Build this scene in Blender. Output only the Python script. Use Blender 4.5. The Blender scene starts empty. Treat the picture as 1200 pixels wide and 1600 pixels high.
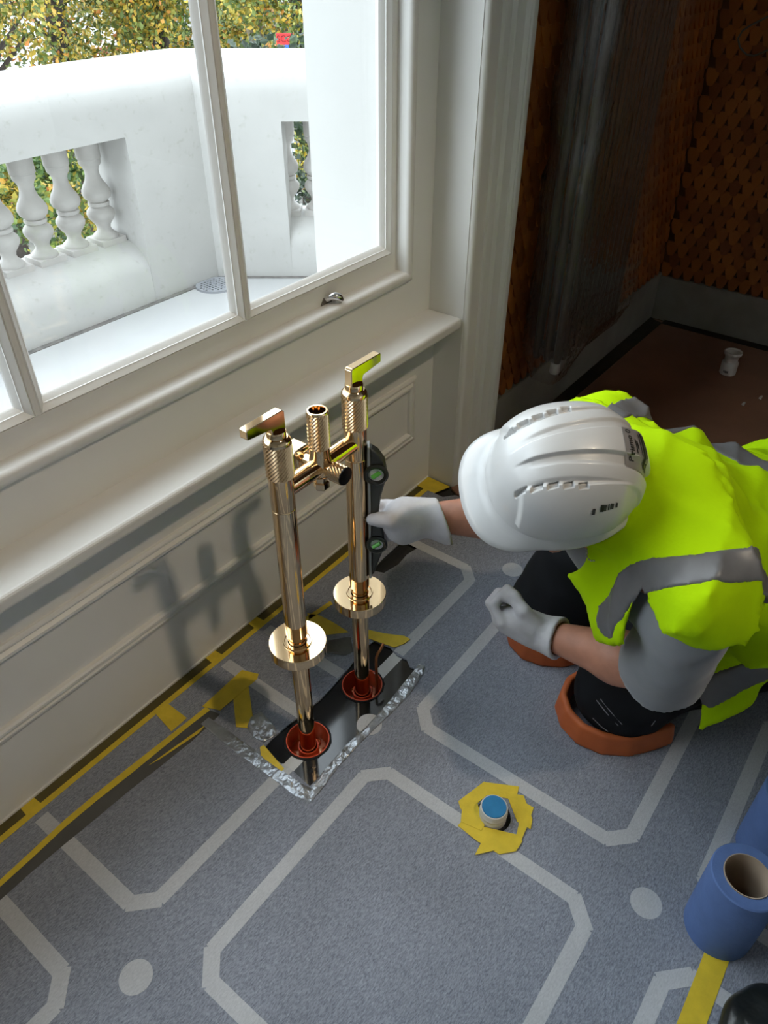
import bpy, math, random
import numpy as np
from mathutils import Matrix, Vector
from mathutils.geometry import delaunay_2d_cdt

scene = bpy.context.scene
COL = scene.collection

# ------------------------------------------------------------------ camera
YAW, PITCH, FPX, CAMH = 0.920759, 0.663724, 1174.8, 1.32
_ca, _sa, _cb, _sb = math.cos(YAW), math.sin(YAW), math.cos(PITCH), math.sin(PITCH)
CW = np.array([_sa * _cb, _ca * _cb, -_sb])          # forward
CR = np.array([_ca, -_sa, 0.0])                      # right
CU = np.cross(CR, CW)                                # up
CP = np.array([0.0, 0.0, CAMH])
cam_d = bpy.data.cameras.new('camera')
cam_d.sensor_fit = 'VERTICAL'
cam_d.sensor_height = 24.0
cam_d.lens = 24.0 * FPX / 1600.0
cam_d.clip_start = 0.02
cam_d.clip_end = 300
cam = bpy.data.objects.new('camera', cam_d)
COL.objects.link(cam)
cam.matrix_world = Matrix(((CR[0], CU[0], -CW[0], CP[0]), (CR[1], CU[1], -CW[1], CP[1]),
                           (CR[2], CU[2], -CW[2], CP[2]), (0, 0, 0, 1)))
scene.camera = cam

# ------------------------------------------------------------------ sky (overcast) and exposure
world = bpy.data.worlds.new('overcast_sky')
scene.world = world
world.use_nodes = True
_bg = world.node_tree.nodes['Background']
_bg.inputs[0].default_value = (0.84, 0.92, 1.0, 1)
_bg.inputs[1].default_value = 2.9
scene.view_settings.view_transform = 'Standard'
scene.view_settings.look = 'None'
scene.view_settings.gamma = 1.0
scene.view_settings.use_curve_mapping = False
scene.view_settings.exposure = 1.0
scene.cycles.use_denoising = True
scene.cycles.max_bounces = 10
scene.cycles.diffuse_bounces = 6
scene.cycles.transparent_max_bounces = 12
scene.cycles.sample_clamp_indirect = 6.0
scene.cycles.caustics_reflective = False
scene.cycles.caustics_refractive = False

# ------------------------------------------------------------------ pixel -> point helpers
def ray(x, y):
    return (x - 600.0) / FPX * CR - (y - 800.0) / FPX * CU + CW
def at_z(x, y, z=0.0):
    d = ray(x, y); return CP + d * ((z - CAMH) / d[2])
def at_y(x, y, Y):
    d = ray(x, y); return CP + d * (Y / d[1])
def at_d(x, y, depth):
    return CP + ray(x, y) * depth

# ------------------------------------------------------------------ materials
MATS = {}
def mat(name, color, rough=0.5, metal=0.0, noise=0.06, scale=12.0, bump=0.0, bscale=60.0, spec=0.5,
        sheen=0.0, coat=0.0, color2=None, detail=4.0, trans=0.0, alpha=None, stretch=None):
    """Principled material whose colour is varied by procedural noise."""
    if name in MATS:
        return MATS[name]
    m = bpy.data.materials.new(name)
    m.use_nodes = True
    nt = m.node_tree
    b = nt.nodes['Principled BSDF']
    b.inputs['Roughness'].default_value = rough
    b.inputs['Metallic'].default_value = metal
    b.inputs['Specular IOR Level'].default_value = spec
    if sheen:
        b.inputs['Sheen Weight'].default_value = sheen
    if coat:
        b.inputs['Coat Weight'].default_value = coat
        b.inputs['Coat Roughness'].default_value = 0.08
    tc = nt.nodes.new('ShaderNodeTexCoord')
    src = tc.outputs['Object']
    if stretch:
        mp = nt.nodes.new('ShaderNodeMapping')
        mp.inputs['Scale'].default_value = stretch
        nt.links.new(src, mp.inputs[0]); src = mp.outputs[0]
    n = nt.nodes.new('ShaderNodeTexNoise')
    n.inputs['Scale'].default_value = scale
    n.inputs['Detail'].default_value = detail
    nt.links.new(src, n.inputs['Vector'])
    r = nt.nodes.new('ShaderNodeValToRGB')
    c1 = tuple(max(0, c * (1 - noise)) for c in color)
    c2 = color2 or tuple(min(1, c * (1 + noise)) for c in color)
    r.color_ramp.elements[0].position = 0.32
    r.color_ramp.elements[1].position = 0.68
    r.color_ramp.elements[0].color = (*c1, 1)
    r.color_ramp.elements[1].color = (*c2, 1)
    nt.links.new(n.outputs[0], r.inputs[0])
    nt.links.new(r.outputs[0], b.inputs['Base Color'])
    if bump:
        n2 = nt.nodes.new('ShaderNodeTexNoise')
        n2.inputs['Scale'].default_value = bscale
        n2.inputs['Detail'].default_value = 3
        nt.links.new(src, n2.inputs['Vector'])
        bp = nt.nodes.new('ShaderNodeBump')
        bp.inputs['Strength'].default_value = bump
        bp.inputs['Distance'].default_value = 0.01
        nt.links.new(n2.outputs[0], bp.inputs['Height'])
        nt.links.new(bp.outputs[0], b.inputs['Normal'])
    if trans or alpha is not None:
        b.inputs['Alpha'].default_value = 1.0 - trans if alpha is None else alpha
    m.diffuse_color = (*color, 1)
    MATS[name] = m
    return m

def mat_film(name, tint, gloss=0.25, rough=0.06, milky=0.0):
    """clear film or pane: mostly transparent, with a glossy layer on top (facing dependent by Fresnel)"""
    m = bpy.data.materials.new(name); m.use_nodes = True
    nt = m.node_tree
    for x in list(nt.nodes):
        nt.nodes.remove(x)
    out = nt.nodes.new('ShaderNodeOutputMaterial')
    tr = nt.nodes.new('ShaderNodeBsdfTransparent'); tr.inputs[0].default_value = (*tint, 1)
    gl = nt.nodes.new('ShaderNodeBsdfGlossy'); gl.inputs['Roughness'].default_value = rough
    lw = nt.nodes.new('ShaderNodeLayerWeight'); lw.inputs[0].default_value = 0.5
    fr = nt.nodes.new('ShaderNodeMath'); fr.operation = 'POWER'; fr.inputs[1].default_value = 4.0
    nt.links.new(lw.outputs['Facing'], fr.inputs[0])
    mx = nt.nodes.new('ShaderNodeMixShader')
    if gloss > 0.3:
        n = nt.nodes.new('ShaderNodeTexNoise'); n.inputs['Scale'].default_value = 30
        bp = nt.nodes.new('ShaderNodeBump'); bp.inputs['Strength'].default_value = 0.6; bp.inputs['Distance'].default_value = 0.01
        nt.links.new(n.outputs[0], bp.inputs['Height']); nt.links.new(bp.outputs[0], gl.inputs['Normal'])
        nt.links.new(bp.outputs[0], lw.inputs['Normal'])
    mul = nt.nodes.new('ShaderNodeMath'); mul.operation = 'MULTIPLY_ADD'
    mul.inputs[1].default_value = 0.55 if gloss <= 0.3 else 1.3; mul.inputs[2].default_value = 0.02 if gloss <= 0.3 else gloss * 0.1
    mul.use_clamp = True
    nt.links.new(fr.outputs[0], mul.inputs[0])
    nt.links.new(mul.outputs[0], mx.inputs[0])
    base = tr.outputs[0]
    if milky:
        df = nt.nodes.new('ShaderNodeBsdfDiffuse'); df.inputs[0].default_value = (0.8, 0.82, 0.84, 1)
        m2 = nt.nodes.new('ShaderNodeMixShader'); m2.inputs[0].default_value = milky
        nt.links.new(tr.outputs[0], m2.inputs[1]); nt.links.new(df.outputs[0], m2.inputs[2]); base = m2.outputs[0]
    nt.links.new(base, mx.inputs[1]); nt.links.new(gl.outputs[0], mx.inputs[2])
    nt.links.new(mx.outputs[0], out.inputs[0])
    MATS[name] = m
    return m

# ------------------------------------------------------------------ mesh helpers
class MB:
    """collects vertices and faces; build() links them as one mesh object"""
    def __init__(self):
        self.v = []; self.f = []
    def add(self, vs, fs):
        k = len(self.v)
        self.v += [tuple(map(float, p)) for p in vs]
        self.f += [tuple(i + k for i in f) for f in fs]
        return self
    def box(self, x0, x1, y0, y1, z0, z1):
        return self.add([(x0, y0, z0), (x1, y0, z0), (x1, y1, z0), (x0, y1, z0), (x0, y0, z1), (x1, y0, z1), (x1, y1, z1), (x0, y1, z1)],
                        [(0, 3, 2, 1), (4, 5, 6, 7), (0, 1, 5, 4), (1, 2, 6, 5), (2, 3, 7, 6), (3, 0, 4, 7)])
    def prism(self, poly, z0, z1):
        n = len(poly)
        a = sum(poly[i][0] * poly[(i + 1) % n][1] - poly[(i + 1) % n][0] * poly[i][1] for i in range(n))
        if a < 0:
            poly = poly[::-1]
        vs = [(p[0], p[1], z0) for p in poly] + [(p[0], p[1], z1) for p in poly]
        fs = [tuple(range(n - 1, -1, -1)), tuple(range(n, 2 * n))]
        fs += [(i, (i + 1) % n, n + (i + 1) % n, n + i) for i in range(n)]
        return self.add(vs, fs)
    def sweep(self, prof, A, B, nx, ny, close=True):
        """profile points (u,v) in directions nx, ny, swept from A to B"""
        A = np.array(A, float); B = np.array(B, float); nx = np.array(nx, float); ny = np.array(ny, float)
        n = len(prof)
        vs = [A + u * nx + v * ny for u, v in prof] + [B + u * nx + v * ny for u, v in prof]
        rng = range(n if close else n - 1)
        fs = [(i, (i + 1) % n, n + (i + 1) % n, n + i) for i in rng]
        if close:
            fs += [tuple(range(n - 1, -1, -1)), tuple(range(n, 2 * n))]
        return self.add(vs, fs)
    def lathe(self, prof, c=(0, 0, 0), n=32, axis=(0, 0, 1), cap=True):
        """prof: (radius, height) along axis from c"""
        ax = Vector(axis).normalized(); q = Vector((0, 0, 1)).rotation_difference(ax)
        vs = []
        for r, h in prof:
            for i in range(n):
                t = 2 * math.pi * i / n
                p = q @ Vector((r * math.cos(t), r * math.sin(t), h))
                vs.append((c[0] + p.x, c[1] + p.y, c[2] + p.z))
        fs = []
        for j in range(len(prof) - 1):
            for i in range(n):
                fs.append((j * n + i, j * n + (i + 1) % n, (j + 1) * n + (i + 1) % n, (j + 1) * n + i))
        if cap:
            fs.append(tuple(range(n - 1, -1, -1)))
            fs.append(tuple((len(prof) - 1) * n + i for i in range(n)))
        return self.add(vs, fs)
    def knurl(self, r, h0, h1, c, n=56, axis=(0, 0, 1), depth=0.0007, pitch=0.0032):
        m = max(4, int((h1 - h0) / pitch))
        ax = Vector(axis).normalized(); q = Vector((0, 0, 1)).rotation_difference(ax)
        vs = []
        for j in range(m + 1):
            for i in range(n):
                t = 2 * math.pi * i / n
                rr = r + (depth if (i + j) % 2 else -depth)
                p = q @ Vector((rr * math.cos(t), rr * math.sin(t), h0 + (h1 - h0) * j / m))
                vs.append((c[0] + p.x, c[1] + p.y, c[2] + p.z))
        fs = [(j * n + i, j * n + (i + 1) % n, (j + 1) * n + (i + 1) % n, (j + 1) * n + i) for j in range(m) for i in range(n)]
        return self.add(vs, fs)
    def tube(self, pts, r, n=10, cap=True):
        pts = [Vector(p) for p in pts]
        rs = r if isinstance(r, (list, tuple)) else [r] * len(pts)
        vs = []
        ref = None
        for i, p in enumerate(pts):
            d = (pts[min(i + 1, len(pts) - 1)] - pts[max(i - 1, 0)]).normalized()
            if ref is None:
                ref = d.orthogonal().normalized()
            ref = (ref - d * ref.dot(d)).normalized()
            b = d.cross(ref)
            for k in range(n):
                t = 2 * math.pi * k / n
                q = p + (ref * math.cos(t) + b * math.sin(t)) * rs[i]
                vs.append(tuple(q))
        fs = [(j * n + i, j * n + (i + 1) % n, (j + 1) * n + (i + 1) % n, (j + 1) * n + i) for j in range(len(pts) - 1) for i in range(n)]
        if cap:
            fs.append(tuple(range(n - 1, -1, -1)))
            fs.append(tuple((len(pts) - 1) * n + i for i in range(n)))
        return self.add(vs, fs)
    def build(self, name, material, parent=None, smooth=None, bevel=0.0, seg=2):
        me = bpy.data.meshes.new(name)
        me.from_pydata(self.v, [], self.f)
        me.update()
        o = bpy.data.objects.new(name, me)
        COL.objects.link(o)
        if material:
            me.materials.append(material)
        if parent:
            o.parent = parent
        if bevel:
            md = o.modifiers.new('bevel', 'BEVEL'); md.width = bevel; md.segments = seg; md.limit_method = 'ANGLE'; md.angle_limit = math.radians(35)
            md.harden_normals = False
        if smooth is not None:
            me.shade_smooth()
            if smooth < 180:
                me.set_sharp_from_angle(angle=math.radians(smooth))
        return o

def tag(o, label=None, cat=None, group=None, kind=None):
    if label: o['label'] = label
    if cat: o['category'] = cat
    if group: o['group'] = group
    if kind: o['kind'] = kind
    return o
def thing(name, loc, label, cat, group=None):
    o = bpy.data.objects.new(name, None); COL.objects.link(o); o.location = loc
    o.empty_display_size = 0.05
    return tag(o, label, cat, group)
def struct(o):
    o['kind'] = 'structure'; return o
def adopt(child, parent):
    """parent keeping the world position of the child"""
    child.parent = parent
    child.matrix_parent_inverse = Matrix.Translation(-Vector(parent.location))
    return child
def copy_tree(o, parent=None):
    c = o.copy(); COL.objects.link(c)
    if parent: c.parent = parent
    for ch in [x for x in bpy.data.objects if x.parent == o]:
        copy_tree(ch, c)
    return c

def inside(p, poly):
    c = False; n = len(poly); j = n - 1
    for i in range(n):
        if (poly[i][1] > p[1]) != (poly[j][1] > p[1]) and p[0] < (poly[j][0] - poly[i][0]) * (p[1] - poly[i][1]) / (poly[j][1] - poly[i][1]) + poly[i][0]:
            c = not c
        j = i
    return c
def sheet(outer, holes, z, z2=None):
    """flat sheet with holes; with z2 it gets an underside and rims"""
    vs = []; es = []
    for ring in [outer] + holes:
        k = len(vs); vs += [Vector((p[0], p[1])) for p in ring]
        es += [(k + i, k + (i + 1) % len(ring)) for i in range(len(ring))]
    ov, oe, of, *_ = delaunay_2d_cdt(vs, es, [], 0, 1e-6)
    b = MB(); keep = []
    for f in of:
        c = sum((ov[i] for i in f), Vector((0, 0))) / len(f)
        if inside(c, outer) and not any(inside(c, h) for h in holes):
            keep.append(tuple(f))
    def up(f):
        a, bb, c = (ov[i] for i in f[:3]); return f if (bb - a).cross(c - a) > 0 else f[::-1]
    keep = [up(f) for f in keep]
    b.add([(p.x, p.y, z) for p in ov], keep)
    if z2 is not None:
        for ring in [outer] + holes:
            n = len(ring)
            b.add([(p[0], p[1], z) for p in ring] + [(p[0], p[1], z2) for p in ring],
                  [(i, n + i, n + (i + 1) % n, (i + 1) % n) for i in range(n)])
    return b

# ------------------------------------------------------------------ signed distance shapes -> meshes
def cap_(P, a, b, ra, rb):
    a = np.array(a, float); b = np.array(b, float); d = b - a
    t = np.clip(((P - a) @ d) / (d @ d), 0, 1)
    return np.linalg.norm(P - a - t[:, None] * d, axis=1) - (ra + (rb - ra) * t)
def ell_(P, c, axes, r):
    q = (P - np.array(c, float)) @ np.array(axes, float).T
    r = np.array(r, float)
    k0 = np.linalg.norm(q / r, axis=1); k1 = np.linalg.norm(q / r ** 2, axis=1) + 1e-9
    return k0 * (k0 - 1) / k1
def box_(P, c, axes, h, rd=0.0):
    q = np.abs((P - np.array(c, float)) @ np.array(axes, float).T) - (np.array(h, float) - rd)
    return np.linalg.norm(np.maximum(q, 0), axis=1) + np.minimum(q.max(axis=1), 0) - rd
def smin(a, b, k):
    h = np.clip(0.5 + 0.5 * (b - a) / k, 0, 1)
    return b * (1 - h) + a * h - k * h * (1 - h)
def smax(a, b, k):
    return -smin(-a, -b, k)
def wob(P, s, amp, seed=0):
    """cheap smooth wobble used for folds and lumps"""
    r = np.random.RandomState(seed); out = np.zeros(len(P))
    for k in range(5):
        d = r.normal(size=3); d /= np.linalg.norm(d)
        out += np.sin(P @ d * s * (0.7 + 0.25 * k) + r.uniform(0, 6.28)) / (1 + 0.35 * k)
    return out * amp / 2.4
def nets(fn, lo, hi, h):
    """surface nets: returns verts, quads of fn = 0"""
    ax = [np.arange(lo[i], hi[i] + h, h) for i in range(3)]
    n = [len(a) for a in ax]
    G = np.stack(np.meshgrid(*ax, indexing='ij'), -1).reshape(-1, 3)
    D = np.concatenate([fn(G[i:i + 200000]) for i in range(0, len(G), 200000)]).reshape(n)
    S = D < 0
    cs = [x - 1 for x in n]
    acc = np.zeros((*cs, 3)); cnt = np.zeros(cs)
    corners = [(i, j, k) for i in (0, 1) for j in (0, 1) for k in (0, 1)]
    def sl(a, c):
        return a[c[0]:c[0] + cs[0], c[1]:c[1] + cs[1], c[2]:c[2] + cs[2]]
    for c in corners:
        for e in range(3):
            if c[e]:
                continue
            d = list(c); d[e] = 1
            A, B = sl(D, c), sl(D, d)
            m = (A < 0) != (B < 0)
            t = np.where(m, A / np.where(m, A - B, 1), 0)
            p = np.zeros((*cs, 3)); p[...] = c; p[..., e] += t
            acc += p * m[..., None]; cnt += m
    act = cnt > 0
    idx = -np.ones(cs, int); idx[act] = np.arange(act.sum())
    ijk = np.argwhere(act)
    V = (ijk + acc[act] / cnt[act][:, None]) * h + np.array(lo)
    F = []
    for e in range(3):
        u, w = [(1, 2), (2, 0), (0, 1)][e]
        sA = [slice(1, cs[0]), slice(1, cs[1]), slice(1, cs[2])]; sA[e] = slice(0, cs[e])
        A = S[tuple(sA)]
        sB = list(sA); sB[e] = slice(1, cs[e] + 1)
        B = S[tuple(sB)]
        for m, flip in ((A & ~B, False), (~A & B, True)):
            q = np.argwhere(m)
            if not len(q):
                continue
            q = q + np.array([0 if i == e else 1 for i in range(3)])
            def g(du, dw):
                r = q.copy(); r[:, u] -= du; r[:, w] -= dw
                return idx[r[:, 0], r[:, 1], r[:, 2]]
            quad = np.stack([g(1, 1), g(0, 1), g(0, 0), g(1, 0)], 1)
            F.append(quad[:, ::-1] if flip else quad)
    F = np.concatenate(F)
    F = F[(F >= 0).all(1)]
    return V, F
def blob(name, fn, lo, hi, h, material, parent=None, smooth_it=1):
    V, F = nets(fn, lo, hi, h)
    if smooth_it:
        nb = np.zeros_like(V); ct = np.zeros(len(V))
        for _ in range(smooth_it):
            nb[:] = 0; ct[:] = 0
            for a, b in ((0, 1), (1, 2), (2, 3), (3, 0)):
                np.add.at(nb, F[:, a], V[F[:, b]]); np.add.at(ct, F[:, a], 1)
                np.add.at(nb, F[:, b], V[F[:, a]]); np.add.at(ct, F[:, b], 1)
            V = V * 0.5 + 0.5 * nb / np.maximum(ct, 1)[:, None]
    me = bpy.data.meshes.new(name)
    me.from_pydata(V.tolist(), [], F.tolist()); me.update(); me.shade_smooth()
    me.materials.append(material)
    o = bpy.data.objects.new(name, me); COL.objects.link(o)
    if parent:
        adopt(o, parent)
    return o

# ================================================================== THE ROOM
CEIL, WTOP = 3.55, 3.25                            # ceiling height, head of the window
TAPS = ((0.645, 0.687), (0.823, 0.686))            # centres of the two standpipes
M_white = mat('window_paint', (0.74, 0.73, 0.70), 0.42, noise=0.025, scale=3, bump=0.03, bscale=8)
M_panel = M_white                                      # the panelling has the same paint as the window
M_marble = mat('black_marble', (0.006, 0.007, 0.009), 0.09, noise=0.5, scale=9, detail=9, spec=0.6, color2=(0.016, 0.018, 0.022))
M_inlay = mat('white_marble', (0.55, 0.55, 0.54), 0.12, noise=0.08, scale=14)
M_plaster = mat('plaster_wall', (0.72, 0.70, 0.66), 0.8, noise=0.05, scale=3)
M_ceil = mat('ceiling_paint', (0.70, 0.69, 0.66), 0.85, noise=0.02)
M_base = mat('grey_skirting', (0.27, 0.255, 0.22), 0.45, noise=0.18, scale=7, detail=6)
M_board = mat('brown_board', (0.25, 0.125, 0.078), 0.38, noise=0.25, scale=4, detail=8, bump=0.05, bscale=30)
M_tilewall = mat('brown_backing', (0.10, 0.036, 0.010), 0.8, noise=0.3)

# floor slab (black marble with white inlay), pierced by the two pipe sleeves
def circle(c, r, n=36):
    return [(c[0] + r * math.cos(2 * math.pi * i / n), c[1] + r * math.sin(2 * math.pi * i / n)) for i in range(n)]
floor = struct(sheet([(-2.6, -3.0), (3.14, -3.0), (3.14, 0.97), (1.60, 0.97), (1.60, 1.03), (-2.6, 1.03)], [circle(t, 0.0455) for t in TAPS], 0.0, -0.03).build('floor', M_marble))
tag(floor, 'polished black marble floor with white inlay under the grey felt')
b = MB().box(-2.6, 3.14, -3.0, 1.03, -0.30, -0.11)
struct(b.build('floor', mat('concrete', (0.3, 0.29, 0.27), 0.9))).name = 'floor_slab'

CELL = 0.6
SLOT = [(0.566, 0.742), (0.60, 0.745), (0.68, 0.738), (0.735, 0.731), (0.785, 0.733), (0.84, 0.737), (0.90, 0.749), (0.938, 0.742),
        (0.945, 0.70), (0.934, 0.672), (0.938, 0.648), (0.925, 0.63), (0.928, 0.606), (0.85, 0.604), (0.74, 0.609), (0.63, 0.607), (0.566, 0.611), (0.571, 0.66)]
SLIT = [tuple(at_z(x, y)[:2]) for x, y in ((581, 893), (600, 872), (618, 856), (634, 842), (652, 858), (636, 868), (622, 884), (600, 897))]
DRAIN = (0.727, 0.297)
def quad_strip(b, p, q, w, z, keep, t=0.0004, n=None):
    """a strip from p to q cut into short pieces, kept where keep() says so"""
    p = np.array(p, float); q = np.array(q, float); L = np.linalg.norm(q - p); d = (q - p) / L; s = np.array([-d[1], d[0]]) * w / 2
    n = n or max(1, int(L / 0.015))
    ok = [keep(p + d * L * (i + .5) / n) for i in range(n)]
    i = 0
    while i < n:
        if ok[i]:
            j = i
            while j < n and ok[j]: j += 1
            a = p + d * L * i / n; e = p + d * L * j / n
            b.prism([tuple(a - s), tuple(e - s), tuple(e + s), tuple(a + s)], z, z + t)
            i = j
        else:
            i += 1
    return b
def cell_strips(cx, cy):
    h = 0.247 - 0.0135; c = 0.034
    P = [(-h + c, h), (h - c, h), (h, h - c), (h, -h + c), (h - c, -h), (-h + c, -h), (-h, -h + c), (-h, h - c)]
    return [((cx + P[i][0], cy + P[i][1]), (cx + P[(i + 1) % 8][0], cy + P[(i + 1) % 8][1])) for i in range(8)]
in_slot = lambda p: inside(p, SLOT)
away = lambda p: all(math.hypot(p[0] - t[0], p[1] - t[1]) > 0.047 for t in TAPS)
for (cx, cy) in ((0.448, 0.907), (1.048, 0.907)):
    for p, q in cell_strips(cx, cy):
        b = quad_strip(MB(), p, q, 0.027, 0.0, lambda s: in_slot(s) and away(s), t=0.0003)
        if b.f:
            o = b.build('inlay_strip', M_inlay, floor)
o = MB().lathe([(0.027, 0), (0.027, 0.0003)], (0.748, 0.607, 0.0), 32).build('inlay_dot', M_inlay, floor)

# grey protection felt
M_felt = mat('grey_felt', (0.115, 0.125, 0.148), 0.72, noise=0.0, scale=1)
def felt_nodes(m, dark, light):
    nt = m.node_tree; b = nt.nodes['Principled BSDF']
    tc = nt.nodes.new('ShaderNodeTexCoord')
    mp = nt.nodes.new('ShaderNodeMapping'); mp.inputs['Scale'].default_value = (1, 3.2, 1); mp.inputs['Rotation'].default_value = (0, 0, 0.9)
    n = nt.nodes.new('ShaderNodeTexNoise'); n.inputs['Scale'].default_value = 170; n.inputs['Detail'].default_value = 5; n.inputs['Roughness'].default_value = 0.75
    n3 = nt.nodes.new('ShaderNodeTexNoise'); n3.inputs['Scale'].default_value = 5; n3.inputs['Detail'].default_value = 6
    nt.links.new(tc.outputs['Object'], mp.inputs[0]); nt.links.new(mp.outputs[0], n.inputs['Vector']); nt.links.new(tc.outputs['Object'], n3.inputs['Vector'])
    r = nt.nodes.new('ShaderNodeValToRGB'); r.color_ramp.elements[0].position = 0.30; r.color_ramp.elements[1].position = 0.70
    r.color_ramp.elements[0].color = (*dark, 1); r.color_ramp.elements[1].color = (*light, 1)
    mx = nt.nodes.new('ShaderNodeMixRGB'); mx.blend_type = 'MULTIPLY'; mx.inputs[0].default_value = 0.35
    r2 = nt.nodes.new('ShaderNodeValToRGB'); r2.color_ramp.elements[0].position = 0.35; r2.color_ramp.elements[1].position = 0.65; r2.color_ramp.elements[0].color = (0.62, 0.62, 0.62, 1)
    nt.links.new(n.outputs[0], r.inputs[0]); nt.links.new(n3.outputs[0], r2.inputs[0])
    nt.links.new(r.outputs[0], mx.inputs[1]); nt.links.new(r2.outputs[0], mx.inputs[2]); nt.links.new(mx.outputs[0], b.inputs['Base Color'])
    bp = nt.nodes.new('ShaderNodeBump'); bp.inputs['Strength'].default_value = 0.45; bp.inputs['Distance'].default_value = 0.004
    nt.links.new(n.outputs[0], bp.inputs['Height']); nt.links.new(bp.outputs[0], b.inputs['Normal'])
    b.inputs['Sheen Weight'].default_value = 0.25; b.inputs['Specular IOR Level'].default_value = 0.35
felt_nodes(M_felt, (0.105, 0.118, 0.152), (0.43, 0.46, 0.54))
M_pale = mat('felt_over_white_inlay', (0.4, 0.42, 0.45), 0.72)
felt_nodes(M_pale, (0.46, 0.475, 0.50), (0.64, 0.65, 0.67))
FZ = 0.004
felt = sheet([(-2.5, -2.9), (1.53, -2.9), (1.53, 0.90), (1.50, 0.925), (1.50, 0.985), (-2.5, 0.985)], [SLOT, SLIT, circle(DRAIN, 0.034, 24)], FZ, 0.0).build('floor_felt', M_felt)
tag(felt, 'grey felt protection sheet covering the floor, pale inlay pattern showing through', 'floor covering')
OUT = lambda p: p[1] < 0.972 and p[0] < 1.515 and not inside(p, SLOT) and not inside(p, SLIT) and math.hypot(p[0] - DRAIN[0], p[1] - DRAIN[1]) > 0.036
for i in range(-1, 3):
    for j in range(-2, 2):
        for p, q in cell_strips(0.448 + CELL * i, 0.307 + CELL * j):
            L = math.hypot(q[0] - p[0], q[1] - p[1])
            ex = 0.006 if L < 0.1 else 0.0
            d = ((q[0] - p[0]) / L * ex, (q[1] - p[1]) / L * ex)
            b = quad_strip(MB(), (p[0] - d[0], p[1] - d[1]), (q[0] + d[0], q[1] + d[1]), 0.027, FZ, OUT, t=0.0004 if L < 0.1 else 0.0003)
            if b.f:
                b.build('pale_stripe', M_pale, felt)
for i in range(-1, 2):
    for j in range(-2, 2):
        c = (0.748 + CELL * i, 0.607 + CELL * j)
        if OUT(c):
            MB().lathe([(0.0265, 0), (0.0265, 0.0004)], (c[0], c[1], FZ), 32).build('pale_dot', M_pale, felt)

# brown boarding on the floor of the far bay, black edge tape beside the skirting
o = sheet([(1.535, -2.9), (3.085, -2.9), (3.085, 0.915), (1.60, 0.915), (1.55, 0.93), (1.535, 0.90)], [], 0.006, 0.0).build('floor_board', M_board)
tag(o, 'dull brown hardboard laid on the floor of the dark far bay', 'floor board')
M_blacktape = mat('black_tape', (0.012, 0.011, 0.008), 0.5, noise=0.4, color2=(0.03, 0.026, 0.01))
tag(MB().prism([(1.62, 0.885), (3.06, 0.868), (3.08, 0.928), (1.62, 0.928)], 0.0062, 0.0072).build('edge_tape', M_blacktape), 'black edge tape along the skirting under the dark radiator', 'tape')
tag(MB().prism([(3.04, -1.0), (3.10, -1.0), (3.10, 0.87), (3.055, 0.868)], 0.0062, 0.0072).build('edge_tape', M_blacktape), 'black edge tape along the skirting of the far tiled wall', 'tape')

# ---- wall under the window, with a moulded panel
PY = 1.02
wall_w = struct(MB().box(-1.06, 1.57, PY, 1.20, -0.02, 0.505).build('wall_window', M_panel))
prof = [(0, 0), (0.0, 0.006), (0.004, 0.009), (0.010, 0.009), (0.0125, 0.004), (0.016, 0.0075), (0.020, 0.0115), (0.026, 0.0115), (0.030, 0.008), (0.031, 0)]
def moulding(x0, x1, z0, z1):
    for A, B, nx in (((x0, PY, z1), (x1, PY, z1), (0, 0, -1)), ((x1, PY, z0), (x0, PY, z0), (0, 0, 1)),
                     ((x1, PY, z1), (x1, PY, z0), (-1, 0, 0)), ((x0, PY, z0), (x0, PY, z1), (1, 0, 0))):
        A = np.array(A); B = np.array(B); nx = np.array(nx); d = (B - A) / np.linalg.norm(B - A)
        vs = [A + u * nx + u * d + np.array([0, -v, 0]) for u, v in prof] + [B + u * nx - u * d + np.array([0, -v, 0]) for u, v in prof]
        n = len(prof)
        MB().add(vs, [(i, i + 1, n + i + 1, n + i) for i in range(n - 1)]).build('panel_moulding', M_panel, wall_w, smooth=40)
moulding(-0.96, 1.476, 0.182, 0.379)
# pale rim along the foot of the panel
MB().box(-1.05, 1.56, PY - 0.0035, PY, 0.0, 0.006).build('bottom_bead', M_white, wall_w)

# ---- sill board
sill = MB().box(-1.06, 1.562, 0.936, 1.06, 0.502, 0.531).build('window_sill', M_white, bevel=0.009, seg=4)
sill.name = 'trim_1'; struct(sill); tag(sill, 'deep white painted window sill board')

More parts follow.
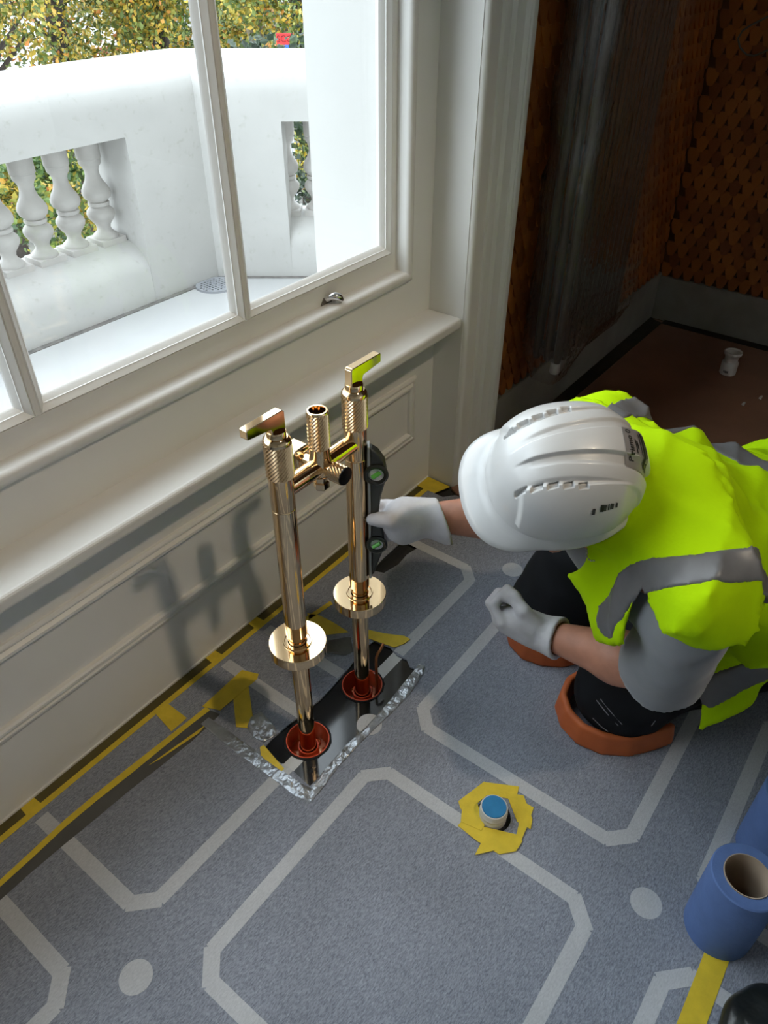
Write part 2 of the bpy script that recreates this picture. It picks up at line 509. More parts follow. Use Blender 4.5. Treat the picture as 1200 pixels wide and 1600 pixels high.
# ---- window: fixed lining, staff bead, sliding sash with glazing bars
win = bpy.data.objects.new('window_1', None); COL.objects.link(win); struct(win)
tag(win, 'white painted timber sash window with slim glazing bars')
WX0, WX1 = -0.966, 1.472
MB().box(-1.06, 1.562, 1.04, 1.13, 0.525, 0.6355).build('window_apron', M_white, win)
MB().box(WX1, 1.562, 1.04, 1.13, 0.6355, WTOP + .1).build('window_lining', M_white, win)
MB().box(-1.06, WX0, 1.04, 1.13, 0.6355, WTOP + .1).build('window_lining', M_white, win)
MB().box(-1.06, 1.562, 1.04, 1.13, WTOP, WTOP + .12).build('window_head', M_white, win)
beadp = [(0.0, 0.0), (0.0, 0.006), (0.003, 0.010), (0.008, 0.0125), (0.015, 0.013), (0.020, 0.0105), (0.0235, 0.006), (0.024, 0.0), (0.024, -0.03), (0.0, -0.03)]
def bead(A, B, nx):
    A = np.array(A, float); B = np.array(B, float); nx = np.array(nx, float); d = (B - A) / np.linalg.norm(B - A)
    vs = [A + u * nx + u * d + np.array([0, -v, 0]) for u, v in beadp] + [B + u * nx - u * d + np.array([0, -v, 0]) for u, v in beadp]
    n = len(beadp)
    MB().add(vs, [(i, (i + 1) % n, n + (i + 1) % n, n + i) for i in range(n)]).build('staff_bead', M_white, win, smooth=50)
bead((WX1, 1.04, 0.6355), (WX0, 1.04, 0.6355), (0, 0, 1))
bead((WX1, 1.04, WTOP), (WX1, 1.04, 0.6355), (-1, 0, 0))
bead((WX0, 1.04, 0.6355), (WX0, 1.04, WTOP), (1, 0, 0))
SY = 1.066                                             # room face of the sash
MB().box(WX0 - .02, WX1 + .03, SY, SY + 0.045, 0.638, 0.703).build('bottom_rail', M_white, win)
MB().box(1.432, WX1 + .03, SY, SY + 0.045, 0.703, 1.62).build('sash_stile', M_white, win)
MB().box(WX0 - .03, -0.922, SY, SY + 0.045, 0.703, 1.62).build('sash_stile', M_white, win)
MB().box(WX0 - .02, WX1 + .03, SY, SY + 0.075, 1.60, 1.655).build('meeting_rail', M_white, win)
MB().box(1.432, WX1 + .03, SY + .05, SY + 0.09, 1.62, WTOP).build('sash_stile', M_white, win)
MB().box(WX0 - .03, -0.922, SY + .05, SY + 0.09, 1.62, WTOP).build('sash_stile', M_white, win)
MB().box(WX0 - .02, WX1 + .03, SY + .05, SY + 0.09, WTOP - .06, WTOP + .02).build('top_rail', M_white, win)
GY = 1.088                                             # glass plane
# stepped glazing moulding round each pane: profile (distance from rail edge, depth behind the sash face)
gp = [(0.0, 0.0015), (0.0025, -0.001), (0.006, 0.002), (0.011, 0.007), (0.0125, 0.0075), (0.0125, 0.010), (0.019, 0.0175), (0.0205, 0.022)]
BARS = [0.957 - 0.464 * k for k in range(4)]
edges = [1.432] + BARS + [-0.922]
def pane_mould(x0, x1, z0, z1, y):
    for A, B, nx in (((x1, y, z0), (x0, y, z0), (0, 0, 1)), ((x1, y, z1), (x1, y, z0), (-1, 0, 0)), ((x0, y, z0), (x0, y, z1), (1, 0, 0)), ((x0, y, z1), (x1, y, z1), (0, 0, -1))):
        A = np.array(A, float); B = np.array(B, float); nx = np.array(nx, float); d = (B - A) / np.linalg.norm(B - A)
        vs = [A + u * nx + u * d + np.array([0, v, 0]) for u, v in gp] + [B + u * nx - u * d + np.array([0, v, 0]) for u, v in gp]
        n = len(gp)
        MB().add(vs, [(i, i + 1, n + i + 1, n + i) for i in range(n - 1)]).build('glazing_moulding', M_white, win, smooth=30)
M_glass = mat_film('window_glass', (0.97, 0.985, 0.98), 0.2, 0.0)
for k in range(5):
    x1 = edges[k] - (0.0 if k == 0 else 0.005); x0 = edges[k + 1] + (0.005 if k < 4 else 0.0)
    pane_mould(x0, x1, 0.703, 1.60, SY)
    MB().box(x0 + .015, x1 - .015, GY, GY + 0.003, 0.715, 1.60).build('pane', M_glass, win)
    MB().box(x0 + .01, x1 - .01, GY + .05, GY + 0.053, 1.655, WTOP - .05).build('pane', M_glass, win)
for x in BARS:
    MB().box(x - 0.0052, x + 0.0052, SY - 0.001, SY + 0.04, 0.703, 1.60).build('glazing_bar', M_white, win, bevel=0.002)
    MB().box(x - 0.012, x + 0.012, SY + 0.05, SY + 0.09, 1.655, WTOP - .05).build('glazing_bar', M_white, win)

# ---- right return, architrave, tiled wall, far wall and the rest of the shell
o = struct(MB().box(1.562, 1.70, 0.935, 1.13, 0.0, CEIL).build('wall_return', M_white)); o.name = 'wall_return'
ap = [(1.564, 0.955), (1.564, 0.934), (1.567, 0.927), (1.573, 0.923), (1.580, 0.923), (1.584, 0.926), (1.588, 0.931), (1.628, 0.931), (1.631, 0.924), (1.640, 0.921),
      (1.652, 0.921), (1.657, 0.917), (1.659, 0.912), (1.672, 0.910), (1.684, 0.906), (1.688, 0.900), (1.691, 0.897), (1.696, 0.899), (1.698, 0.894), (1.706, 0.892), (1.716, 0.894), (1.718, 0.90), (1.718, 0.955)]
n = len(ap)
arch = MB().add([(x, y, 0.0) for x, y in ap] + [(x, y, CEIL) for x, y in ap], [(i, (i + 1) % n, n + (i + 1) % n, n + i)[::-1] for i in range(n)] + [tuple(range(n)), tuple(range(2 * n - 1, n - 1, -1))]).build('trim_2', M_white, smooth=35)
struct(arch); tag(arch, 'tall white moulded architrave between window recess and dark tiled wall')
wall_r = struct(MB().box(1.70, 3.30, 0.95, 1.13, 0.0, CEIL).build('wall_right', M_tilewall))
wall_b = struct(MB().box(3.12, 3.30, -3.1, 0.95, 0.0, CEIL).build('wall_back', M_tilewall))
struct(MB().box(1.716, 3.12, 0.930, 0.951, 0.0, 0.192).build('baseboard_right', M_base, bevel=0.004))
struct(MB().box(3.099, 3.121, -3.0, 0.931, 0.0, 0.182).build('baseboard_back', M_base, bevel=0.004))
struct(MB().box(-2.75, -2.6, -3.1, 1.13, 0, CEIL).build('wall_left', M_plaster))
struct(MB().box(-2.75, 3.30, -3.15, -3.0, 0, CEIL).build('wall_rear', M_plaster))
struct(MB().box(-2.75, -1.06, 0.95, 1.20, 0, CEIL).build('wall_front', M_plaster))
struct(MB().box(-1.06, 1.57, 1.04, 1.20, WTOP + .12, CEIL).build('wall_above_window', M_white))
struct(MB().box(-2.75, 3.30, -3.15, 1.20, CEIL, CEIL + .1).build('ceiling', M_ceil))

# ---- brown shingle tiles on the two walls of the far bay
m = mat('brown_shingle', (0.2, 0.08, 0.02), 0.5, bump=0.15, bscale=90)
nt = m.node_tree; pb = nt.nodes['Principled BSDF']
oi = nt.nodes.new('ShaderNodeObjectInfo'); rr = nt.nodes.new('ShaderNodeValToRGB')
rr.color_ramp.elements[0].color = (0.20, 0.058, 0.011, 1); rr.color_ramp.elements[1].color = (0.40, 0.125, 0.018, 1)
nt.links.new(oi.outputs['Random'], rr.inputs[0]); nt.links.new(rr.outputs[0], pb.inputs['Base Color'])
M_shingle = m
def tile_shape(b, o, ux, uz, n, s=1.0):
    """petal: broad shoulders on top, narrowing to a blunt tip, tip standing proud"""
    pts = [(-0.0215, 0.029), (0.0215, 0.029), (0.0222, 0.010), (0.0160, -0.010), (0.0100, -0.0225), (0.0, -0.0250), (-0.0100, -0.0225), (-0.0160, -0.010), (-0.0222, 0.010)]
    o = np.array(o, float); ux = np.array(ux, float); uz = np.array(uz, float); n = np.array(n, float)
    top = [o + ux * x * s + uz * z * s + n * (0.0085 - 0.13 * z) for x, z in pts]
    bot = [o + ux * x * s + uz * z * s + n * (0.0015 - 0.13 * z * 0.6) for x, z in pts]
    k = len(pts)
    b.add(bot + top, [tuple(range(k, 2 * k)), *[(i, (i + 1) % k, k + (i + 1) % k, k + i) for i in range(k)]])
def tile_mesh(ux, n):
    b = MB(); tile_shape(b, (0, 0, 0), ux, (0, 0, 1), n)
    me = bpy.data.meshes.new('tile'); me.from_pydata(b.v, [], b.f); me.update(); me.materials.append(M_shingle)
    return me
def tiling(wall, origin, ux, n, cols, rows, near):
    """near(i, j) picks the tiles built one by one; the others are joined"""
    me = tile_mesh(ux, n); rest = MB(); cnt = 0
    random.seed(7)
    for j in range(rows):
        for i in range(cols):
            p = np.array(origin) + np.array(ux) * (0.0445 * (i + 0.5 * (j % 2)) + random.uniform(-.0012, .0012)) + np.array([0, 0, 0.043 * j])
            if near(i, j) and cnt < 300:
                o = bpy.data.objects.new('tile', me); COL.objects.link(o); o.location = p; o.parent = wall; cnt += 1
                o.rotation_euler = (0, 0, random.uniform(-.03, .03))
            else:
                tile_shape(rest, p, ux, (0, 0, 1), n)
    o = rest.build('tile_field', M_shingle, wall); o['kind'] = 'stuff'
tiling(wall_r, (1.742, 0.948, 0.215), (1, 0, 0), (0, -1, 0), 31, 34, lambda i, j: (i < 5 or i > 21) and j < 24)
tiling(wall_b, (3.119, 0.915, 0.205), (0, -1, 0), (-1, 0, 0), 24, 34, lambda i, j: i < 12 and j < 24)

# ================================================================== OUTSIDE: balcony, parapet, trees
M_stucco = mat('white_stucco', (0.50, 0.492, 0.472), 0.85, noise=0.035, scale=5, detail=8, bump=0.1, bscale=14)
def weather(m):
    """faint grey and green stains low down and along the arrises, with a shape of their own"""
    nt = m.node_tree; b = nt.nodes['Principled BSDF']
    src = b.inputs['Base Color'].links[0].from_socket
    tc = nt.nodes.new('ShaderNodeTexCoord')
    n = nt.nodes.new('ShaderNodeTexNoise'); n.inputs['Scale'].default_value = 26; n.inputs['Detail'].default_value = 9; n.inputs['Roughness'].default_value = 0.7
    nt.links.new(tc.outputs['Object'], n.inputs['Vector'])
    r = nt.nodes.new('ShaderNodeValToRGB'); r.color_ramp.elements[0].position = 0.57; r.color_ramp.elements[1].position = 0.78
    r.color_ramp.elements[0].color = (0, 0, 0, 1); r.color_ramp.elements[1].color = (0.6, 0.6, 0.6, 1)
    nt.links.new(n.outputs[0], r.inputs[0])
    mx = nt.nodes.new('ShaderNodeMixRGB'); mx.inputs[2].default_value = (0.30, 0.28, 0.22, 1)
    nt.links.new(r.outputs[0], mx.inputs[0]); nt.links.new(src, mx.inputs[1]); nt.links.new(mx.outputs[0], b.inputs['Base Color'])
weather(M_stucco)
M_pier = mat('white_render', (0.50, 0.492, 0.472), 0.8, noise=0.015, scale=3)
M_bfloor = mat('balcony_coating', (0.46, 0.46, 0.456), 0.6, noise=0.04, scale=4, detail=6)
ZF = -0.10
PC = at_z(342, 432, ZF)                                 # inner corner of the parapet at floor level
DA = np.array([-1.0, 0, 0]); NA = np.array([0, 1.0, 0])
hw = CW[:2] / np.linalg.norm(CW[:2])
DB = np.array([CR[0], CR[1], 0]); NB = np.array([hw[0], hw[1], 0])
# mitre: both runs share the bisecting line at the corner
cosang = float(np.dot(NA, NB)); tanh = math.tan(math.acos(cosang) / 2)
def clip_ring(ring, n, c):
    """part of the ring where (p - c).n < 0"""
    out = []; f = lambda q: (q[0] - c[0]) * n[0] + (q[1] - c[1]) * n[1]
    for i in range(len(ring)):
        u, v = ring[i], ring[(i + 1) % len(ring)]; fu, fv = f(u), f(v)
        if fu < 0: out.append(u)
        if (fu < 0) != (fv < 0):
            t = fu / (fu - fv); out.append((u[0] + t * (v[0] - u[0]), u[1] + t * (v[1] - u[1])))
    return out
GC = at_z(338, 447, ZF)[:2]                             # drain in the corner, cut off by the two parapet walls
def drain_ring(r, back):
    q = clip_ring(circle(GC, r, 48), NA, PC - NA * back); return clip_ring(q, NB, PC - NB * back)
bal_floor = struct(sheet([(-2.0, 1.10), (4.2, 1.10), (3.75, 1.37), tuple((PC + NA * 0.1)[:2]), (-2.0, PC[1] + 0.1)], [drain_ring(0.090, 0.012)], ZF, ZF - 0.15).build('balcony_floor', M_bfloor))
tag(bal_floor, 'white coated balcony floor outside the window')
struct(MB().box(1.505, 4.2, 1.13, 1.375, ZF, 3.9).build('wall_outer_pier', M_pier))
struct(MB().box(1.492, 1.51, 1.11, 1.175, 0.45, 3.4).build('wall_outer_reveal', M_pier))
struct(MB().box(-2.75, -1.05, 1.13, 1.375, ZF, 3.9).build('wall_outer_left', M_pier))
struct(MB().box(-2.75, 4.2, 1.13, 1.375, WTOP + .12, 3.9).build('wall_outer_lintel', M_pier))
struct(MB().add([(-1.05, 1.11, 0.52), (1.505, 1.11, 0.52), (1.505, 1.40, 0.44), (-1.05, 1.40, 0.44), (-1.05, 1.11, ZF), (1.505, 1.11, ZF), (1.505, 1.40, ZF), (-1.05, 1.40, ZF)],
                [(0, 1, 2, 3), (2, 6, 7, 3), (1, 5, 6, 2), (0, 3, 7, 4), (0, 4, 5, 1)]).build('wall_outer_sill', M_pier))

parapet = thing('parapet', tuple(PC), 'white rendered balcony parapet with rounded coping and baluster openings', 'parapet')
struct(parapet)
TH = 0.34                                               # wall thickness
def run_pt(s, t, z, D, N):
    return PC + D * s + N * t + np.array([0, 0, z - ZF])
def run_sweep(prof, s0, s1, D, N, name, mitre0=0.0, smooth=35):
    """profile of (t, z) points swept along the run; mitre0 shears the corner end along the bisector"""
    n = len(prof); b = MB()
    vs = [run_pt(s0 - t * mitre0, t, z, D, N) for t, z in prof] + [run_pt(s1, t, z, D, N) for t, z in prof]
    b.add(vs, [(i, (i + 1) % n, n + (i + 1) % n, n + i) for i in range(n)] + [tuple(range(n - 1, -1, -1)), tuple(range(n, 2 * n))])
    o = b.build(name, M_stucco, None, smooth=smooth); adopt(o, parapet); return o
ZL, ZT, ZOP = 0.125, 0.868, 0.615                       # ledge, top, head of the openings
low = [(0.0, ZF - .05), (0.0, ZF), (0.003, 0.05), (0.012, 0.085), (0.03, 0.112), (0.06, 0.135), (0.10, 0.155), (0.13, 0.165), (0.30, 0.165), (TH, 0.15), (TH, ZF - .05)]
solid = [(0.0, ZF - .05), (0.0, ZOP), (TH, ZOP), (TH, ZF - .05)]
cope = [(0.02, ZOP), (0.0, ZOP), (0.0, 0.70), (-0.002, 0.74), (0.006, 0.785), (0.025, 0.822), (0.055, 0.846), (0.10, 0.860), (0.18, ZT), (0.30, 0.866), (0.36, 0.852), (0.385, 0.82), (0.385, 0.70), (TH, 0.66), (TH, ZOP)]
mt = tanh
SA = PC[0] - 2.092                                      # jamb of the opening in the run parallel to the house
SB = 0.378
run_sweep(low, SA, 4.4, DA, NA, 'plinth')
run_sweep(solid, 0.0, SA, DA, NA, 'corner_block', -(-mt) if False else mt)
run_sweep(cope, 0.0, 4.4, DA, NA, 'coping', mt)
run_sweep(low, SB, 1.98, DB, NB, 'plinth')
run_sweep(solid, 0.0, SB, DB, NB, 'corner_block', mt)
run_sweep(cope, 0.0, 1.98, DB, NB, 'coping', mt)
run_sweep(solid, 1.10, 1.98, DB, NB, 'end_block')
run_sweep(solid, 3.2, 4.4, DA, NA, 'end_block')
# balusters: square base, double bulb, square cap
M_bal = mat('baluster_stone', (0.50, 0.48, 0.455), 0.85, noise=0.06, scale=16, detail=8)
bz0, bz1 = 0.162, ZOP
def baluster(s, D, N):
    c = run_pt(s, 0.185, 0, D, N); o = thing('tmp', (c[0], c[1], bz0), None, None)
    bpy.data.objects.remove(o)
    H = bz1 - bz0
    P = [(0.050, 0.055), (0.050, 0.075), (0.046, 0.09), (0.040, 0.10), (0.030, 0.125), (0.0265, 0.15), (0.030, 0.185), (0.043, 0.225), (0.0525, 0.262), (0.055, 0.29), (0.052, 0.318),
         (0.042, 0.345), (0.034, 0.36), (0.034, 0.364), (0.0405, 0.368), (0.042, 0.384), (0.0405, 0.400), (0.034, 0.404)]
    Q = [(0.036, 0.41), (0.050, 0.44), (0.055, 0.475), (0.054, 0.51), (0.046, 0.55), (0.034, 0.595), (0.0275, 0.645), (0.0275, 0.69), (0.033, 0.725), (0.040, 0.745), (0.042, 0.76), (0.042, 0.79), (0.046, 0.80), (0.046, 1.0)]
    prof = [(r * 1.13, h * H) for r, h in P] + [(r * 1.13, h * H) for r, h in Q]
    b = MB().lathe([(r, z) for r, z in prof], (c[0], c[1], bz0), 24)
    w = 0.063
    pts = [(c + D * (sx * w) + N * (sy * w)) for sx, sy in ((-1, -1), (1, -1), (1, 1), (-1, 1))]
    b.prism([(p[0], p[1]) for p in pts], bz0 - .01, bz0 + 0.027)
    b2 = MB().prism([(p[0], p[1]) for p in pts], bz0 - .01, bz0 + 0.028)
    o = b.build('baluster', M_bal, None, smooth=40); adopt(o, parapet)
for s in range(8):
    baluster(SA + 0.075 + 0.158 * s, DA, NA)
for s in range(4):
    baluster(SB - 0.016 + 0.148 * s, DB, NB)
# flashing strip at the foot of the wall and the drain grate in the corner
M_flash = mat('grey_mastic', (0.17, 0.16, 0.15), 0.8, noise=0.3, scale=30)
b = MB()
for D, N, L in ((DA, NA, 4.0), (DB, NB, 1.95)):
    p = [PC - N * 0.028 + (D * (-0.028 * -mt) if False else 0), PC + D * L - N * 0.028, PC + D * L, PC]
    o = MB().prism([tuple(q[:2]) for q in p], ZF, ZF + 0.003).build('flashing', M_flash); adopt(o, parapet)
M_lead = mat('lead', (0.30, 0.31, 0.33), 0.55, noise=0.1)
gr = drain_ring(0.10, 0.003)
holes = [circle((GC[0] + ix * 0.02, GC[1] + iy * 0.02), 0.0055, 10) for ix in range(-5, 6) for iy in range(-5, 6)]
holes = [h for h in holes if all(inside(q, drain_ring(0.088, 0.014)) for q in h)]
gb = sheet(gr, holes, ZF + 0.010, ZF + 0.0085)
gb.add([(x, y, ZF + 0.010) for x, y in gr] + [(x, y, ZF) for x, y in gr], [(i, len(gr) + i, len(gr) + (i + 1) % len(gr), (i + 1) % len(gr)) for i in range(len(gr))])
grate = gb.build('drain_grate', M_lead)
tag(grate, 'round grey perforated drain grate in the corner of the balcony floor', 'drain')
MB().prism(drain_ring(0.11, -0.03), ZF - 0.155, ZF - 0.148).build('sump', M_lead, grate)

# ---- trees, hedge and street
def leaf_mat(name, stops):
    m = bpy.data.materials.new(name); m.use_nodes = True; nt = m.node_tree; b = nt.nodes['Principled BSDF']
    g = nt.nodes.new('ShaderNodeNewGeometry'); r = nt.nodes.new('ShaderNodeValToRGB')
    el = r.color_ramp.elements
    for k, (p, c) in enumerate(stops):
        e = el[k] if k < 2 else el.new(p)
        e.position = p; e.color = (*c, 1)
    nt.links.new(g.outputs['Random Per Island'], r.inputs[0]); nt.links.new(r.outputs[0], b.inputs['Base Color'])
    b.inputs['Roughness'].default_value = 0.55
    MATS[name] = m; return m
L_yel = leaf_mat('autumn_leaves', [(0.0, (0.035, 0.065, 0.010)), (1.0, (0.34, 0.10, 0.015)), (0.35, (0.10, 0.13, 0.014)), (0.65, (0.26, 0.20, 0.015)), (0.88, (0.42, 0.28, 0.025))])
L_grn = leaf_mat('green_leaves', [(0.0, (0.018, 0.045, 0.012)), (1.0, (0.34, 0.27, 0.025)), (0.45, (0.055, 0.11, 0.018)), (0.8, (0.13, 0.18, 0.025))])
L_ivy = leaf_mat('ivy_leaves', [(0.0, (0.006, 0.015, 0.006)), (1.0, (0.09, 0.12, 0.015)), (0.5, (0.015, 0.034, 0.012)), (0.85, (0.03, 0.055, 0.014))])
M_bark = mat('bark', (0.035, 0.026, 0.02), 0.9, noise=0.5, scale=18, bump=0.5, bscale=30)
M_limb = mat('pale_bark', (0.20, 0.17, 0.11), 0.9, noise=0.4, scale=12, bump=0.4, bscale=30)
RS = np.random.RandomState(5)
def leaves(centres, n, size, spread):
    """n leaves scattered round the given centres: folded lozenges of four corners"""
    c = centres[RS.randint(0, len(centres), n)]
    p = c + np.clip(RS.normal(size=(n, 3)), -1.6, 1.6) * spread
    a = RS.normal(size=(n, 3)); a /= np.linalg.norm(a, axis=1)[:, None]
    u = np.cross(a, RS.normal(size=(n, 3))); u /= np.linalg.norm(u, axis=1)[:, None]
    w = np.cross(a, u)
    s = (size * RS.uniform(0.6, 1.35, n))[:, None]
    V = np.stack([p - u * s, p - w * s * 0.62 + a * s * .15, p + u * s, p + w * s * 0.62 + a * s * .15], 1).reshape(-1, 3)
    F = np.arange(4 * n).reshape(-1, 4)
    return V, F
def foliage(name, V, F, m, parent, lod=None):
    me = bpy.data.meshes.new(name); me.from_pydata(V.tolist(), [], F.tolist()); me.update(); me.materials.append(m)
    o = bpy.data.objects.new(name, me); COL.objects.link(o); adopt(o, parent); o['kind'] = 'stuff'
    return o
GROUND = -5.0
def tree(px, dist, top, r, n, size, m, label, trunk_r=0.14, lean=0.0, low=-3.0, clusters=50, bark=None, name='street_tree', group='trees below the balcony'):
    d = ray(px, 60); d = d / np.linalg.norm(d[:2]); c = CP + d * dist
    root = thing(name, (c[0], c[1], GROUND), label, 'tree', group)
    tr = [(c[0] + lean * (h / 6.0) * CR[0], c[1] + lean * (h / 6.0) * CR[1], GROUND + h) for h in (0, 1.5, 3.0, 4.5, 6.0, 7.0)]
    o = MB().tube(tr, [trunk_r * 1.3, trunk_r * 1.1, trunk_r, trunk_r * .9, trunk_r * .75, trunk_r * .4], 12).build('trunk', bark or M_bark, None, smooth=60); adopt(o, root)
    cen = []
    for k in range(clusters):
        q = RS.normal(size=3); q /= np.linalg.norm(q); rad = RS.uniform(0.35, 1.0) ** 0.6
        z = low + (top - low) * RS.uniform(0, 1)
        cen.append((c[0] + q[0] * rad * r, c[1] + q[1] * rad * r, z))
    cen = np.array(cen)
    for k in range(0, len(cen), 6):
        h = cen[k]; s = np.array([c[0] + lean * ((h[2] - GROUND - 1) / 6.0) * CR[0], c[1] + lean * ((h[2] - GROUND - 1) / 6.0) * CR[1], max(h[2] - 1.0, -4.0)])
        mid = (s + h) / 2 + np.array([0, 0, 0.15])
        o = MB().tube([s, mid, h], [0.05, 0.032, 0.012], 6).build('branch', bark or M_bark, None, smooth=60); adopt(o, root)
    V, F = leaves(cen, n, size, r * 0.16)
    foliage('foliage', V, F, m, root)
    return root
G_T = None
tree(70, 16.5, 3.0, 1.3, 8000, 0.044, L_yel, 'yellow-green autumn tree with a dark trunk seen above the white parapet', 0.18, 0.3, -1.9, 40)
tree(112, 20.5, 3.0, 1.2, 4000, 0.052, L_yel, 'thick dark tree trunk with sparse yellow leaves beyond the parapet', 0.27, -0.25, -1.0, 26)
tree(245, 12.5, 2.6, 1.2, 22000, 0.037, L_yel, 'dense golden yellow leafed tree beside the window glazing bar', 0.10, 0.1, -1.8, 60)
tree(330, 16.5, 3.0, 1.3, 20000, 0.043, L_grn, 'dense green leafed tree just behind the golden one', 0.12, 0.0, -2.2, 50)
tree(395, 9.5, 2.4, 0.65, 8500, 0.031, L_yel, 'small yellow leafed tree between glazing bar and white pier', 0.06, 0.1, -1.0, 34, bark=M_limb)
tree(468, 21.5, 3.2, 2.0, 22000, 0.055, L_grn, 'dark green leafed tree next to the white pier', 0.14, 0.0, -3.0, 60)
tree(-75, 11.0, 3.0, 1.15, 13000, 0.034, L_yel, 'leafy yellow-green tree at the open end of the parapet', 0.12, 0.1, -2.0, 50)
L_dark = leaf_mat('dull_brown_green_leaves', [(0.0, (0.025, 0.022, 0.012)), (1.0, (0.12, 0.10, 0.035)), (0.5, (0.045, 0.05, 0.018)), (0.8, (0.075, 0.06, 0.03))])
tree(20, 46.0, 3.2, 3.0, 7000, 0.12, L_dark, 'dull brown-green tree far behind the two dark trunks', 0.2, 0.0, -4.0, 70, name='distant_tree', group='distant trees')
tree(215, 56.0, 3.2, 3.0, 7000, 0.12, L_dark, 'dull brown-green tree far behind the golden tree', 0.2, 0.0, -4.0, 70, name='distant_tree', group='distant trees')
tree(410, 46.0, 3.2, 3.0, 7000, 0.12, L_dark, 'dull brown-green tree far behind the red sign', 0.2, 0.0, -4.0, 70, name='distant_tree', group='distant trees')
def shrub(px, py, dist, r, n, size, m, label, h):
    d = ray(px, py); d = d / np.linalg.norm(d[:2]); c = CP + d * dist
    root = thing('shrub', (c[0], c[1], GROUND), label, 'shrub', 'shrubs below the balcony')
    cen = np.stack([c[0] + np.clip(RS.normal(size=60), -1.6, 1.6) * r * .6, c[1] + np.clip(RS.normal(size=60), -1.6, 1.6) * r * .6, RS.uniform(GROUND + .4, c[2] + h, 60)], 1)
    for k in range(5):
        e = cen[k * 7]
        o = MB().tube([(c[0] + RS.uniform(-.1, .1), c[1] + RS.uniform(-.1, .1), GROUND), ((c[0] + e[0]) / 2, (c[1] + e[1]) / 2, (GROUND + e[2]) / 2), tuple(e)], [0.05, 0.035, 0.015], 6).build('stem', M_bark, None, smooth=60); adopt(o, root)
    V, F = leaves(cen, n, size, r * 0.2); foliage('foliage', V, F, m, root)
shrub(2, 330, 5.2, 0.26, 9000, 0.025, L_yel, 'yellow-green shrub showing low between the balusters beside the open end', 0.6)
shrub(78, 330, 7.6, 0.60, 15000, 0.032, L_grn, 'green shrub with yellow leaves showing through the balusters', 0.9)
shrub(160, 320, 6.0, 0.26, 9000, 0.025, L_yel, 'yellow flecked shrub showing beside the last baluster of the long run', 0.5)
shrub(465, 265, 6.5, 0.55, 12000, 0.032, L_ivy, 'dark ivy covered shrub showing through the narrow opening by the pier', 0.9)
ground = struct(MB().box(-40, 70, 3.4, 80, GROUND - .3, GROUND).build('ground', mat('street_ground', (0.12, 0.115, 0.10), 0.95, noise=0.4, scale=1.2, detail=8)))

# parked vehicles and a red sign glimpsed between the leaves
M_car = mat('white_car_paint', (0.78, 0.79, 0.80), 0.25, noise=0.01, coat=0.5)
M_cglass = mat('dark_car_glass', (0.02, 0.025, 0.03), 0.08, noise=0.2)
M_tyre = mat('tyre', (0.02, 0.02, 0.02), 0.8)
M_red = mat('sign_red', (0.75, 0.02, 0.02), 0.45, noise=0.03)
def vehicle(px, py, dist, yaw, label, body, h=1.9):
    d = ray(px, py); d = d / np.linalg.norm(d[:2]); c = CP + d * dist
    zb = c[2] - h * 0.6
    root = thing('parked_van', (c[0], c[1], zb), label, 'van', 'parked vehicles below the trees')
    root.rotation_euler = (0, 0, yaw)
    side = [(-2.3, 0.35), (2.35, 0.35), (2.4, 0.95), (1.75, 1.1), (1.05, h), (-2.25, h), (-2.35, 1.2)]
    b = MB(); k = len(side)
    b.add([(x, -0.9, z) for x, z in side] + [(x, 0.9, z) for x, z in side], [tuple(range(k)), tuple(range(2 * k - 1, k - 1, -1))] + [(i, k + i, k + (i + 1) % k, (i + 1) % k) for i in range(k)])
    b.build('body', body, root, bevel=0.06)
    for s in (-1, 1):
        MB().prism([(0, 0), (1, 0), (1, 1)], 0, 1)
        q = [(1.55, 1.12), (0.98, h - .14), (-0.2, h - .14), (-0.2, 1.12)]
        MB().add([(x, s * 0.905, z) for x, z in q] + [(x, s * 0.915, z) for x, z in q], [(0, 1, 2, 3), (7, 6, 5, 4), (0, 4, 5, 1), (1, 5, 6, 2), (2, 6, 7, 3), (3, 7, 4, 0)]).build('side_window', M_cglass, root)
        for x in (-1.5, 1.5):
            MB().lathe([(0.33, -0.1), (0.35, -0.08), (0.35, 0.08), (0.33, 0.1)], (x, s * 0.85, 0.34), 20, axis=(0, 1, 0)).build('wheel', M_tyre, root, smooth=40)
    zz = [(1.70, 1.14), (1.09, h - .12)]
    MB().add([(zz[0][0] + .03, -.75, zz[0][1]), (zz[0][0] + .03, .75, zz[0][1]), (zz[1][0] + .03, .7, zz[1][1]), (zz[1][0] + .03, -.7, zz[1][1])], [(0, 1, 2, 3)]).build('windscreen', M_cglass, root)
    MB().box(-0.02, 0.0, -0.8, 0.8, 1.2, 1.21)
    # carried down to the street by a short deck it is parked on
    return zb
zv = vehicle(38, 82, 26.0, 0.6, 'white van parked low at the left end of the trees', M_car, 1.9)
zv2 = vehicle(158, 62, 36.0, 0.3, 'white van parked behind the two dark trunks', M_car, 2.0)
def deck(px, dist, z, label):
    d = ray(px, 60); d = d / np.linalg.norm(d[:2]); c = CP + d * dist
    o = MB().box(c[0] - 3, c[0] + 3, c[1] - 2.2, c[1] + 2.2, GROUND, z).build('parking_deck', mat('tarmac', (0.07, 0.07, 0.075), 0.9, noise=0.2)); struct(o)
deck(38, 26.0, zv, ''); deck(158, 36.0, zv2, '')
